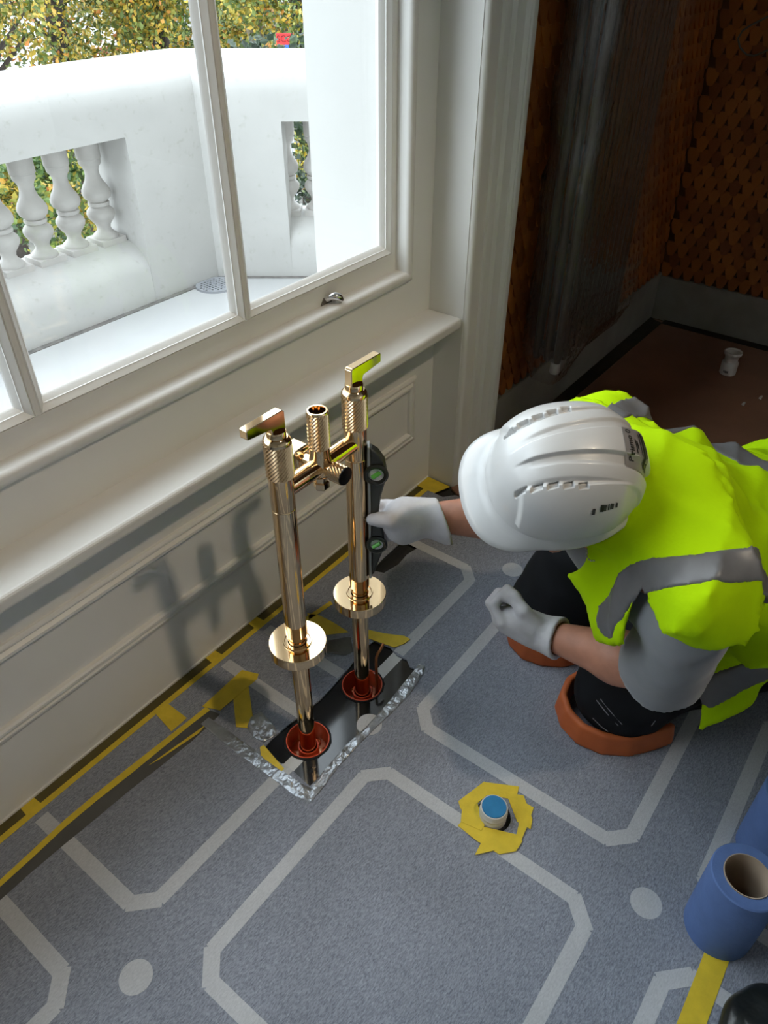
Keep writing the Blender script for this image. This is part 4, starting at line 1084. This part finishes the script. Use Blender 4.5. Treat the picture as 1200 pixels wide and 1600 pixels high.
# ---- ceiling lamp that lights the panel wall
lampx, lampy = 0.84, -1.34
lamp = thing('downlight', (lampx, lampy, CEIL), 'round white recessed downlight in the ceiling', 'lamp')
MB().lathe([(0.055, -0.004), (0.075, -0.006), (0.078, 0.0)], (0, 0, 0), 40, cap=False).build('rim', M_white, lamp, smooth=40)
MB().lathe([(0.055, -0.003), (0.0, -0.003)], (0, 0, 0), 40, cap=False).build('diffuser', mat('lamp_diffuser', (0.8, 0.8, 0.78), 0.5), lamp)
ld = bpy.data.lights.new('ceiling_lamp_offscreen', 'SPOT'); ld.energy = 80; ld.color = (1.0, 0.82, 0.60); ld.shadow_soft_size = 0.075
ld.spot_size = math.radians(36); ld.spot_blend = 0.7
lo = bpy.data.objects.new('ceiling_lamp_offscreen', ld); COL.objects.link(lo); lo.parent = lamp; lo.location = (0, 0, -0.03); lo.rotation_euler = (math.radians(38), 0, math.radians(4))

# ================================================================== THE WORKER
V3 = lambda *a: np.array(a, float)
def unit(v): return v / np.linalg.norm(v)
SL, SR = V3(.850, .085, .575), V3(1.125, .365, .60)
EL, WL = V3(.950, .132, .325), V3(.958, .345, .268)
ER, WR = V3(1.036, .425, .462), V3(.912, .588, .462)
PEL = V3(1.35, .065, .34); HL, HR = V3(1.275, -.005, .32), V3(1.42, .15, .32)
KL, KR = V3(1.085, .205, .095), V3(1.225, .43, .095)
AL, AR = V3(1.40, -.03, .065), V3(1.53, .20, .065)
S0, P0 = V3(.965, .25, .575), V3(1.37, .055, .355)
AX = unit(P0 - S0); TL = np.linalg.norm(P0 - S0)
RT = V3(.69, .72, 0); RT = unit(RT - (RT @ AX) * AX)
NB_ = np.cross(AX, RT); NB_ = NB_ if NB_[2] > 0 else -NB_
HF = unit(-CR * .975 - CU * .10 - CW * .06)               # the head is bent towards the tap and rolled to the camera side
_c = -unit(ray(872, 751)); _c = unit(_c - (_c @ HF) * HF); _p = np.cross(HF, _c); _p = _p if _p @ CU > 0 else -_p
HU = unit(_c * math.cos(math.radians(22)) + _p * math.sin(math.radians(22))); HLft = np.cross(HU, HF)
HC = at_d(874, 748, 1.10)                                 # centre of the helmet's rim

person = thing('person', (1.20, 0.20, 0.0), 'kneeling person in white hard hat, yellow high-visibility vest and white gloves, reaching to the tap', 'person')
M_skin = mat('skin', (0.46, 0.205, 0.13), 0.5, noise=0.12, scale=35, detail=6, bump=0.05, bscale=120)
M_vest = mat('fluorescent_yellow', (0.39, 0.63, 0.0), 0.85, noise=0.04, scale=8, spec=0.12, bump=0.06, bscale=200)
M_refl = mat('grey_reflective_band', (0.115, 0.113, 0.115), 0.42, noise=0.06, scale=60, spec=0.6)
M_tee = mat('grey_jersey', (0.17, 0.175, 0.19), 0.85, noise=0.05, scale=30, sheen=0.3)
M_trou = mat('black_work_trousers', (0.006, 0.007, 0.009), 0.8, noise=0.25, scale=25, spec=0.25)
M_glove = mat('white_glove', (0.56, 0.545, 0.565), 0.8, noise=0.06, scale=35, bump=0.08, bscale=150)
M_orange = mat('orange_knee_pad', (0.50, 0.115, 0.028), 0.6, noise=0.1, scale=25)
M_boot = mat('black_boot', (0.012, 0.011, 0.010), 0.5, noise=0.2)

def torso(P, grow=0.0, a=(0.185, 0.205, 0.195), b=(0.095, 0.115, 0.135)):
    q = P - S0; t = (q @ AX) / TL; tc = np.clip(t, 0, 1)
    u = q @ RT; w = q @ NB_
    A = np.interp(tc, [0, .4, 1], a) + grow; B = np.interp(tc, [0, .4, 1], b) + grow
    r = (np.sqrt((u / A) ** 2 + (w / B) ** 2) - 1) * np.minimum(A, B) * 1.1
    e = np.abs(t - tc) * TL
    return np.where(e > 0, np.sqrt(np.maximum(r, 0) ** 2 + e ** 2) - 0.03 + np.minimum(r, 0) * .3, r)

# ---- hands (white cotton gloves): fingers as chains of capsules
def chain(P, pts, rs, k=0.004):
    d = None
    for i in range(len(pts) - 1):
        c = cap_(P, pts[i], pts[i + 1], rs[i], rs[i + 1])
        d = c if d is None else smin(d, c, k)
    return d
def left_hand(P, g=0.0):
    e1 = unit(-0.93 * CR + 0.30 * CU + 0.12 * CW); n = unit(CU * 0.93 + CR * 0.30 + CW * 0.05); n = unit(n - (n @ e1) * e1); e2 = np.cross(n, e1)
    o = WL
    d = smin(cap_(P, o, o + e1 * .03, .029 + g, .033 + g), ell_(P, o + e1 * .058 + n * .004, np.stack([e1, e2, n]), (.050 + g, .041 + g, .030 + g)), .02)
    for i in range(4):
        L = (0.95, 1.05, 1.0, 0.82)[i]; r = (.0094, .0096, .0092, .0083)[i] + g
        a = o + e1 * (.090 - .003 * abs(i - 1)) + e2 * (.030 - .0195 * i) - n * .004
        b = a + unit(e1 * .75 + n * .75) * .037 * L
        c = b + unit(-e1 * .35 + n * .95) * .024 * L
        f = c + unit(-e1 * .95 - n * .05) * .018 * L
        d = smin(d, chain(P, [a, b, c, f], [r * 1.05, r, r * .95, r * .85]), .004)
    a = o + e1 * .025 + e2 * .026 + n * .012; b = o + e1 * .058 + e2 * .040 + n * .030; c = o + e1 * .080 + e2 * .034 + n * .048; f = o + e1 * .096 + e2 * .024 + n * .058
    return smin(d, chain(P, [a, b, c, f], [.016 + g, .0135 + g, .0118 + g, .0100 + g]), .010)
LVC = V3(*(np.array([RX, RY, 0]) + CR * 0.0405))          # axis of the spirit level, beside the right standpipe
PR = LVC * V3(1, 1, 0) + V3(0, 0, .462) + CR * 0.034       # palm centre of the right hand
def right_hand(P, g=0.0):
    e1 = unit(-CR * .9 + CU * 0.02); hd = unit(PR - WR)
    d = smin(cap_(P, WR, WR + hd * .03, .029 + g, .033 + g), cap_(P, WR + hd * .03, PR + CW * .004, .036 + g, .031 + g), .015)
    d = smin(d, ell_(P, PR + CR * .006 + CW * .004, np.stack([CR, CU, CW]), (.026 + g, .043 + g, .030 + g)), .02)
    for i in range(4):
        r = (.0108, .0112, .0106, .0094)[i] + g
        up = CU * (.030 - .0195 * i)
        a = PR + up + CW * .022 - CR * .004; b = PR + up - CR * .022 + CW * .029; c = PR + up - CR * .034 + CW * .0285; f = PR + up - CR * .0400 + CW * .0275
        d = smin(d, chain(P, [a, b, c, f], [r * 1.05, r, r * .95, r * .85]), .006)
    a = PR + CR * .010 - CW * .020 + CU * .004; b = PR - CR * .016 - CW * .030 + CU * .002; c = PR - CR * .034 - CW * .0275 + CU * .003; f = PR - CR * .048 - CW * .024 + CU * .003
    return smin(d, chain(P, [a, b, c, f], [.019 + g, .0150 + g, .0135 + g, .0115 + g]), .012)

# ---- body: one continuous surface under the clothes
def body(P):
    d = torso(P, -0.02)
    d = smin(d, cap_(P, SL + (SR - SL) * .08, SR, .046, .055), .04)
    d = smin(d, cap_(P, S0 + AX * .02 + NB_ * .03, HC - HU * .085 - HF * .02, .060, .056), .03)
    hc = HC - HU * .045
    h = ell_(P, hc, np.stack([HF, HLft, HU]), (.098, .076, .118))
    h = smin(h, ell_(P, hc + HF * .050 - HU * .058, np.stack([HF, HLft, HU]), (.042, .046, .050)), .03)
    h = smin(h, cap_(P, hc + HF * .095 - HU * .005, hc + HF * .112 - HU * .042, .010, .016), .012)             # nose
    for s in (-1, 1):
        h = smin(h, ell_(P, hc + HLft * .078 * s - HU * .03, np.stack([HF, HLft, HU]), (.018, .008, .030)), .006)    # ears
        h = smax(h, -ell_(P, hc + HF * .098 + HLft * .032 * s - HU * .012, np.stack([HF, HLft, HU]), (.012, .017, .009)), .008)  # eye hollows
    h = smin(h, ell_(P, hc + HF * .096 - HU * .072, np.stack([HF, HLft, HU]), (.008, .024, .006)), .005)         # lips
    d = smin(d, h, .03)
    for a, b, c, w in ((SL, EL, WL, 0), (SR, ER, WR, 1)):
        d = smin(d, cap_(P, a + (b - a) * .08, b, .043, .045), .02)
        m_ = b + (c - b) * .35
        d = smin(d, smin(cap_(P, b, m_, .044, .046), cap_(P, m_, c, .046, .0265), .02), .02)
    d = smin(d, left_hand(P, -.0055), .006); d = smin(d, right_hand(P, -.0055), .006)
    for a, b, c in ((HL, KL, AL), (HR, KR, AR)):
        d = smin(d, cap_(P, a, b, .080, .058), .05); d = smin(d, cap_(P, b, c, .052, .038), .02)
    return d
o = blob('body', body, (.78, -.22, .0), (1.66, .72, .80), 0.0085, M_skin, person); o['label'] = 'bare forearms and neck'

# ---- trousers, boots, knee pads
def trousers(P):
    d = ell_(P, PEL, np.stack([RT, AX, NB_]), (.185, .14, .135))
    for a, b, c in ((HL, KL, AL), (HR, KR, AR)):
        k = b + (a - b) * .12 + V3(0, 0, .035)
        d = smin(d, cap_(P, a, k, .108, .094), .06)
        d = smin(d, cap_(P, k, b + V3(-.012, .006, -.005), .098, .092), .04)
        d = smin(d, cap_(P, b, c, .078, .060), .03)
    d = smin(d, cap_(P, KR + V3(-.01, -.01, .03), KR + V3(.02, -.02, .13), .080, .085), .04)
    d = d + wob(P, 55, .0045, 1) + wob(P * V3(1, 1, .4), 120, .0022, 2)
    return smax(d, .006 - P[:, 2], .01)
blob('trousers', trousers, (.90, -.30, -.01), (1.72, .62, .56), 0.0095, M_trou, person)
for a, d_ in ((AL, unit(AL - KL)), (AR, unit(AR - KR))):
    def boot(P, a=a, d_=d_):
        s = smin(cap_(P, a, a + d_ * .06, .052, .050), cap_(P, a + d_ * .05 + V3(0, 0, -.005), a + d_ * .16 + V3(0, 0, -.02), .048, .036), .03)
        return smax(s, .006 - P[:, 2], .006)
    blob('boot', boot, a + V3(-.10, -.20, -.07), a + V3(.26, .12, .10), 0.009, M_boot, person)
def poly_d(P, pts):
    d = None
    for i in range(len(pts) - 1):
        a = np.array(pts[i]); b = np.array(pts[i + 1]); v = b - a
        t = np.clip(((P[:, :2] - a) @ v) / (v @ v), 0, 1)
        c = np.linalg.norm(P[:, :2] - a - t[:, None] * v, axis=1); d = c if d is None else np.minimum(d, c)
    return d
pads = ([(1.115, .300), (1.070, .316), (1.025, .308), (.993, .280), (.977, .240), (.983, .195), (1.010, .153), (1.055, .118), (1.085, .100)],
        [(1.215, .530), (1.165, .510), (1.125, .478), (1.108, .440), (1.115, .400), (1.140, .362), (1.175, .335)])
for pts in pads:
    def pad(P, pts=pts):
        dxy = poly_d(P, pts); q0 = dxy - .001 - .006 * np.clip((.05 - P[:, 2]) / .05, 0, 1); q1 = np.abs(P[:, 2] - .030) - .021
        return np.sqrt(np.maximum(q0, 0) ** 2 + np.maximum(q1, 0) ** 2) + np.minimum(np.maximum(q0, q1), 0) - .007
    xs = [p[0] for p in pts]; ys = [p[1] for p in pts]
    o = blob('knee_pad', pad, (min(xs) - .03, min(ys) - .03, -.004), (max(xs) + .03, max(ys) + .03, .085), 0.005, M_orange, person); o['label'] = 'orange knee pad rim'
# pale stitch lines on the trouser knee
M_stitch = mat('grey_thread', (0.28, 0.28, 0.30), 0.8)
for q in ([(932, 1094), (946, 1112), (966, 1134)], [(938, 1092), (954, 1112), (972, 1132)], [(926, 1122), (940, 1136), (950, 1143)], [(1018, 1134), (1024, 1126)]):
    pts = []
    for (x, y) in q:                                     # drop each point onto the trouser surface
        r_ = ray(x, y); ts = np.linspace(1.0, 1.6, 400)
        dd = trousers(CP + r_ * ts[:, None]); hit = np.argmax(dd < 0.0008)
        if dd[hit] < 0.0008: pts.append(CP + r_ * ts[hit])
    if len(pts) < 2: continue
    o = MB().tube(pts, 0.0009, 5).build('stitching', M_stitch); adopt(o, person)

# ---- grey T-shirt: sleeves and collar
def tee(P):
    d = torso(P, -.008)
    for a, b, f in ((SL, EL, .97), (SR, ER, .8)):
        u = unit(b - a); L = np.linalg.norm(b - a)
        s = cap_(P, a + ((SR - SL) * .05 if f > .9 else 0), b + u * .06, .054, .080) + wob(P, 60, .003, 3)
        s = smax(s, (P - a) @ u - L * f - .012, .006)
        d = smin(d, s, .03)
    return d
blob('t_shirt', tee, (.74, -.24, .22), (1.62, .60, .76), 0.0085, M_tee, person)

# ---- high-visibility vest
def vest0(P):
    d = torso(P, .012)
    d = smin(d, cap_(P, SL + (SR - SL) * .08 + V3(0, 0, .008), SR, .0715, .078), .06)
    d = smin(d, cap_(P, S0 + NB_ * .05, S0 - HF * .02 + NB_ * .05, .09, .09), .06)
    # left front panel hanging below the shoulder, and the loose left side down to the hem
    d = smin(d, cap_(P, V3(.885, .155, .52), V3(.905, .215, .43), .055, .028), .05)
    d = smin(d, cap_(P, V3(.99, .285, .53), V3(1.0, .275, .47), .050, .030), .05)
    d = smin(d, cap_(P, V3(1.06, .00, .42), V3(1.055, .035, .25), .060, .035), .06)
    d = smin(d, cap_(P, V3(1.055, .035, .25), V3(1.022, .050, .135), .035, .014), .03)
    d = smin(d, cap_(P, V3(1.20, -.09, .38), V3(1.24, -.10, .25), .08, .05), .07)
    return d
def folds(P):
    q = P - S0; t = (q @ AX) / TL; u = q @ RT
    f = .0075 * np.sin(u * 46 + t * 5 + 2 * np.sin(t * 4)) * np.clip(t * 2 + .3, 0, 1) + .006 * np.sin(u * 21 - t * 13 + 1.0) + .005 * np.sin(t * 22 + u * 14)
    cr = (1 - np.abs(np.sin(u * 15 + 2.2 * np.sin(t * 7) + t * 8 + .6))) ** 3 * .008 + (1 - np.abs(np.sin(t * 11 - u * 19 + 1.3))) ** 4 * .007
    return f - cr * np.clip((P[:, 2] - .22) / .15, 0, 1) + wob(P, 38, .006, 8) + wob(P, 75, .0025, 9)
def vest(P):
    d = vest0(P) + folds(P)
    # left arm hole: cut the vest back where the sleeve comes through
    u = unit(EL - SL)
    q = P - SL; al = q @ u; rad = np.linalg.norm(q - al[:, None] * u, axis=1)
    d = smax(d, np.minimum(al - .012, .094 - rad) if False else -np.maximum(.010 - al, rad - .094), .004)
    # open neckline on the left of the throat
    d = smax(d, -cap_(P, at_d(876, 856, 1.08), at_d(890, 866, 1.36), .034, .036), .006)
    return d
lo_, hi_ = (.72, -.28, .09), (1.60, .60, .76)
o = blob('vest', vest, lo_, hi_, 0.0075, M_vest, person); o['label'] = 'fluorescent yellow high-visibility vest'
VEST = o
def drop(pix, fn, t0=0.85, t1=1.9):
    """points of the surface fn = 0 under the given pixels"""
    out = []
    for x, y in pix:
        r_ = ray(x, y); ts = np.linspace(t0, t1, 900); dd = fn(CP + r_ * ts[:, None]); k = int(np.argmax(dd < 0))
        if dd[k] < 0: out.append(CP + r_ * ts[k])
    return out
def band(P, pts, hw_, lift):
    d = None
    for i in range(len(pts) - 1):
        c = cap_(P, pts[i], pts[i + 1], hw_, hw_); d = c if d is None else np.minimum(d, c)
    return np.maximum(vest(P) - lift, d)
for nm, pix, hw_, lift in (('brace_band', ((946, 975), (950, 962), (957, 948), (967, 932), (979, 917), (993, 906), (1010, 900), (1030, 896), (1060, 891), (1092, 888), (1135, 884), (1178, 880)), .0245, .0025),
                           ('brace_band', ((938, 660), (946, 652), (964, 645), (982, 640), (1000, 637), (1017, 636), (1034, 638), (1048, 642)), .0235, .0025),
                           ('waist_band', ((1048, 1106), (1062, 1102), (1078, 1097), (1101, 1087), (1140, 1066), (1170, 1055), (1200, 1045), (1240, 1030)), .0260, .0035)):
    pts = drop(pix, vest)
    if nm == 'brace_band':                               # carry the brace on down the back to the waist band
        for _ in range(14):
            q_ = pts[-1] + AX * .022
            if (q_ - S0) @ AX / TL > .64: break
            hs = np.linspace(.14, -.14, 400); dd = vest(q_ + NB_ * hs[:, None]); k_ = int(np.argmax(dd < 0))
            if dd[k_] >= 0: break
            pts.append(q_ + NB_ * hs[k_])
    q = np.array(pts); mn = np.maximum(q.min(0) - .04, lo_); mx = np.minimum(q.max(0) + .04, hi_)
    o = blob(nm, (lambda P: band(P, pts, hw_, lift)) if nm != 'waist_band' else (lambda P: np.minimum(band(P, pts, hw_, lift), np.maximum(np.maximum(vest(P) - lift, np.abs(((P - S0) @ AX) - .665 * TL) - .026), -.03 - (P - S0) @ NB_))), mn if nm != 'waist_band' else np.array(lo_), mx if nm != 'waist_band' else np.array(hi_), 0.0042 if nm != 'waist_band' else 0.0062, M_refl, person, smooth_it=2); o.parent = VEST; o.matrix_parent_inverse = Matrix.Identity(4)
    o['label'] = 'grey reflective band'

# ---- gloves with cuffs
def glove_l(P):
    e = unit(EL - WL)
    d = left_hand(P) + wob(P, 120, .0012, 6)
    c = cap_(P, WL - e * .01, WL + e * .030, .034, .042)
    d = smin(d, c, .010); d = smax(d, (P - WL) @ e - .030, .003)
    return smax(d, -cap_(P, WL + e * .016, WL + e * .09, .0300, .039), .002)
o = blob('glove', glove_l, WL + V3(-.13, -.10, -.10), WL + V3(.13, .18, .13), 0.0038, M_glove, person, 1); o['label'] = 'white glove on a loosely closed hand'
def glove_r(P):
    e = unit(ER - WR)
    d = right_hand(P) + wob(P, 110, .0012, 7)
    c = cap_(P, WR - e * .01, WR + e * .034 - CU * .006, .034, .046)
    d = smin(d, c, .012); d = smax(d, (P - WR) @ unit(e + CU * .35) - .024, .003)
    return smax(d, -cap_(P, WR + e * .018, WR + e * .10, .0295, .038), .002)
o = blob('glove', glove_r, PR + V3(-.13, -.14, -.11), PR + V3(.17, .12, .12), 0.0038, M_glove, person, 1); o['label'] = 'white glove gripping the spirit level'

# ---- hard hat
HM = Matrix(((HF[0], HLft[0], HU[0], HC[0]), (HF[1], HLft[1], HU[1], HC[1]), (HF[2], HLft[2], HU[2], HC[2]), (0, 0, 0, 1)))
M_hat = mat('white_shell', (0.52, 0.515, 0.505), 0.34, noise=0.02, scale=6, coat=0.25)
def smooth01(x, a, b):
    t = np.clip((x - a) / (b - a), 0, 1); return t * t * (3 - 2 * t)
AXF, AXB, AYS, AZH = 0.108, 0.115, 0.096, 0.122
def hat_r(th, ph):
    """point on the shell; th from the front round to the left, ph from the crown to the rim"""
    e = 2.25
    cx, sx_ = np.cos(th), np.sin(th)
    a = np.where(cx > 0, AXF, AXB)
    k = (np.abs(cx * np.sin(ph) / a) ** e + np.abs(sx_ * np.sin(ph) / AYS) ** e + np.abs(np.cos(ph) / AZH) ** e) ** (-1 / e)
    x, y, z = k * cx * np.sin(ph), k * sx_ * np.sin(ph), k * np.cos(ph)
    # raised central rib that widens to the back, and two flanking ribs
    along = (0.088 - x) / 0.20
    w = 0.008 + 0.013 * np.clip(along, 0, 1)
    up = smooth01(along, 0.0, .16)
    rib = (1 - smooth01(np.abs(y), w, w + .004)) * up
    w2 = w + 0.011 + 0.010 * np.clip(along, 0, 1)
    step = (1 - smooth01(np.abs(y), w2 + .016, w2 + .022)) * smooth01(np.abs(y), w2 - .004, w2 + .002) * smooth01(along, 0.05, .25)
    side = smooth01(np.abs(y), .0515 - .14 * np.maximum(x, 0) , .0555 - .14 * np.maximum(x, 0)) * smooth01(x, -.072, -.050) * (1 - smooth01(x, .074, .083)) * smooth01(z, .014, .020)
    slot = 0.0
    for k_ in range(5):                                  # vent slots sunk into the shell
        ym = .0405 + .0030 * k_ + .0029; xm = .0795 - .0185 * k_
        slot = np.maximum(slot, (1 - smooth01(np.abs(x - xm), .0058, .0070)) * (1 - smooth01(np.abs(np.abs(y) - ym), .0024, .0034)))
    k2 = 1 + .060 * rib + .030 * step + .050 * side - .062 * slot * (z > .04)
    return np.stack([x * k2, y * k2, z * k2], -1)
NT, NP = 440, 220
th = np.linspace(0, 2 * np.pi, NT, endpoint=False); ph = np.linspace(0.004, np.pi / 2, NP)
TT, PP = np.meshgrid(th, ph, indexing='xy')
G = hat_r(TT, PP)
verts = G.reshape(-1, 3).tolist()
faces = [(j * NT + i, (j + 1) * NT + i, (j + 1) * NT + (i + 1) % NT, j * NT + (i + 1) % NT) for j in range(NP - 1) for i in range(NT)]
faces.append(tuple(range(NT)))
hat = MB().add(verts, faces)
rim = []
base = (NP - 1) * NT
fl_ = 0.005 + 0.003 * (1 + np.cos(th)) + 0.026 * smooth01(np.cos(th), .35, .95) + .006 * smooth01(-np.cos(th), .6, 1)
for off, dz in ((0.35, -.003), (0.8, -.009), (1.0, -.013), (0.97, -.017), (0.3, -.012), (0.0, -.008)):
    ring = []
    for i in range(NT):
        p = G[NP - 1, i]; r_ = np.hypot(p[0], p[1]); q = p * (1 + fl_[i] * off / r_)
        ring.append((q[0], q[1], dz - .012 * off * smooth01(np.cos(th[i]), .3, .95)))
    rim.append(ring)
prev = base
for ring in rim:
    k = len(hat.v); hat.v += [tuple(map(float, p)) for p in ring]
    hat.f += [(prev + i, k + i, k + (i + 1) % NT, prev + (i + 1) % NT) for i in range(NT)]
    prev = k
hel = hat.build('hard_hat', M_hat, None, smooth=180)
hel['label'] = 'white hard hat with ribs, side vents and a grey sticker'
hel.matrix_world = HM; hel.parent = person; hel.matrix_parent_inverse = Matrix.Translation(-Vector(person.location))
def on_hat(x, y, off=0.0006):
    """point of the shell above (x, y) in hat coordinates, lifted by off"""
    thh = math.atan2(y, x); lo, hi = 0.004, math.pi / 2; r = math.hypot(x, y)
    for _ in range(40):
        mid = (lo + hi) / 2; p = hat_r(np.array(thh), np.array(mid))
        if math.hypot(p[0], p[1]) < r: lo = mid
        else: hi = mid
    p = hat_r(np.array(thh), np.array(lo)); n = np.array([p[0] / AXF ** 2, p[1] / AYS ** 2, p[2] / AZH ** 2]); n /= np.linalg.norm(n)
    return tuple(p + n * off)
def hat_patch(name, m, fn, nu, nv, off):
    vs = [on_hat(*fn(u / nu, v / nv), off) for v in range(nv + 1) for u in range(nu + 1)]
    fs = [(v * (nu + 1) + u, v * (nu + 1) + u + 1, (v + 1) * (nu + 1) + u + 1, (v + 1) * (nu + 1) + u) for v in range(nv) for u in range(nu)]
    o = MB().add(vs, fs).build(name, m, hel, smooth=180); return o
M_stick = mat('silver_sticker', (0.30, 0.285, 0.28), 0.4, metal=0.3, noise=0.08, scale=40)
M_ink = mat('black_ink', (0.015, 0.015, 0.015), 0.6)
X0, X1, Y0, Y1 = -0.060, -0.102, -0.024, 0.036
hat_patch('sticker', M_stick, lambda u, v: (X0 + (X1 - X0) * u + .004 * v, Y0 + (Y1 - Y0) * v), 14, 20, .0009)
tm = text_mesh('sticker_print', 'Prismo 0', 0.0115, M_ink, Matrix.Identity(4), None, 0.0003)
for v in tm.data.vertices:
    v.co = on_hat(X0 - .0075 + v.co.y, -v.co.x + .006, .0016)
tm.parent = hel
for (x, ya, yb, w_) in ((-.0765, -.002, .018, .0016), (-.0795, .0, .012, .0022), (-.0855, -.012, .020, .0014), (-.0905, -.016, .030, .004), (-.0955, -.014, .032, .003)):
    hat_patch('sticker_print', M_ink, lambda u, v: (x + w_ * (u - .5), ya + (yb - ya) * v), 2, 10, .0016)
for s in (-1, 1):
    for k in range(5):
        xc = 0.078 - 0.0185 * k
        hat_patch('vent_slot', M_hat, lambda u, v: (xc + .0015 + (u - .5) * .0095, s * (.0405 + .0030 * k + .0029 + (v - .5) * .0036)), 4, 2, -.0002)
# stamped marks on the near side
for k, (x, y) in enumerate(((-.010, .086), (-.021, .0840), (-.025, .0835), (-.030, .0825), (-.035, .0815), (-.042, .080))):
    hat_patch('stamped_mark', M_ink, lambda u, v: (x + (u - .5) * (.004, .005, .004, .0015, .005, .003)[k], y - .006 * v * (.8, 1, .9, .9, .8, .7)[k]), 2, 3, .0012)

# ---- neck chain glimpsed below the hat
M_steel = mat('steel_beads', (0.5, 0.48, 0.45), 0.3, metal=1.0)
ch = [at_d(x, y, 1.165) for x, y in ((917, 852), (916.5, 858), (917, 864), (917, 870), (920, 874), (924, 876), (928, 876))]
b = MB()
for p in ch:
    b.lathe([(0.0, -.0018), (.0015, -.001), (.0018, 0), (.0015, .001), (0.0, .0018)], tuple(p), 8, cap=False)
o = b.build('neck_chain', M_steel, None, smooth=60); adopt(o, person)

# ================================================================== SPIRIT LEVEL in the right hand
lv = thing('spirit_level', (LVC[0], LVC[1], 0.32), 'dark grey-green spirit level with green vials held upright against the right standpipe', 'spirit level')
M_lvl = mat('dark_green_grey_casting', (0.045, 0.05, 0.045), 0.4, noise=0.1, metal=0.2)
M_alu = mat('dull_aluminium', (0.33, 0.34, 0.33), 0.4, metal=0.6, noise=0.08)
M_vial = mat('green_vial', (0.16, 0.62, 0.10), 0.15, noise=0.05)
M_vialw = mat('vial_white', (0.7, 0.72, 0.7), 0.4)
L0, L1 = 0.330, 0.628
def lpt(u, v, z):
    p = np.array([RX, RY, 0]) + CR * u + np.array([hw[0], hw[1], 0]) * v; return (p[0], p[1], z)
def lvl_prism(poly, v0, v1, m, name, bevel=0.002):
    n = len(poly); vs = [lpt(u, v0, z) for u, z in poly] + [lpt(u, v1, z) for u, z in poly]
    fs = [tuple(range(n)), tuple(range(2 * n - 1, n - 1, -1))] + [(i, n + i, n + (i + 1) % n, (i + 1) % n) for i in range(n)]
    o = MB().add(vs, fs).build(name, m, None, bevel=bevel, smooth=40); adopt(o, lv); return o
lvl_prism([(0.0196, L0), (0.0245, L0), (0.0245, L1), (0.0196, L1)], -.0115, .0115, M_alu, 'measuring_edge', .001)
H_ = L1 - L0
outer = [(.0245, L0 + .004), (.030, L0 + .012), (.036, L0 + .035), (.044, L0 + .060), (.050, L0 + .085), (.046, L0 + .112), (.040, L0 + .135), (.0385, L0 + .16), (.043, L0 + .195), (.050, L0 + .225), (.053, L0 + .245), (.049, L0 + .268), (.038, L1 - .012), (.0245, L1 - .002)]
lvl_prism(outer + [], -.010, .010, M_lvl, 'casting', .003)
for z, rr_ in ((.573, .0215), (.415, .0200)):
    c = lpt(.0345, -.0100, z); ax = tuple(-np.array([hw[0], hw[1], 0]))
    b = MB().lathe([(rr_ * .62, 0.0), (rr_ * .62, .0030), (rr_ * .82, .0055), (rr_, .0030), (rr_, 0.0)], c, 30, axis=ax, cap=False)
    o = b.build('vial_bezel', mat('black_bezel', (0.018, 0.02, 0.018), 0.3), None, smooth=50); adopt(o, lv)
    o = MB().lathe([(rr_ * .64, 0.0008), (0, .0009)], c, 24, axis=ax, cap=False).build('vial_plate', M_vialw); adopt(o, lv)
    cc = np.array(c) - np.array([hw[0], hw[1], 0]) * .0025
    tdir = unit(CR * 0.75 + np.array([0, 0, .55])) if z > .4 else unit(CR * .5 + np.array([0, 0, .85]))
    o = MB().tube([cc - tdir * .0085, cc + tdir * .0085], .0040, 12).build('vial', M_vial, None, smooth=50); adopt(o, lv)
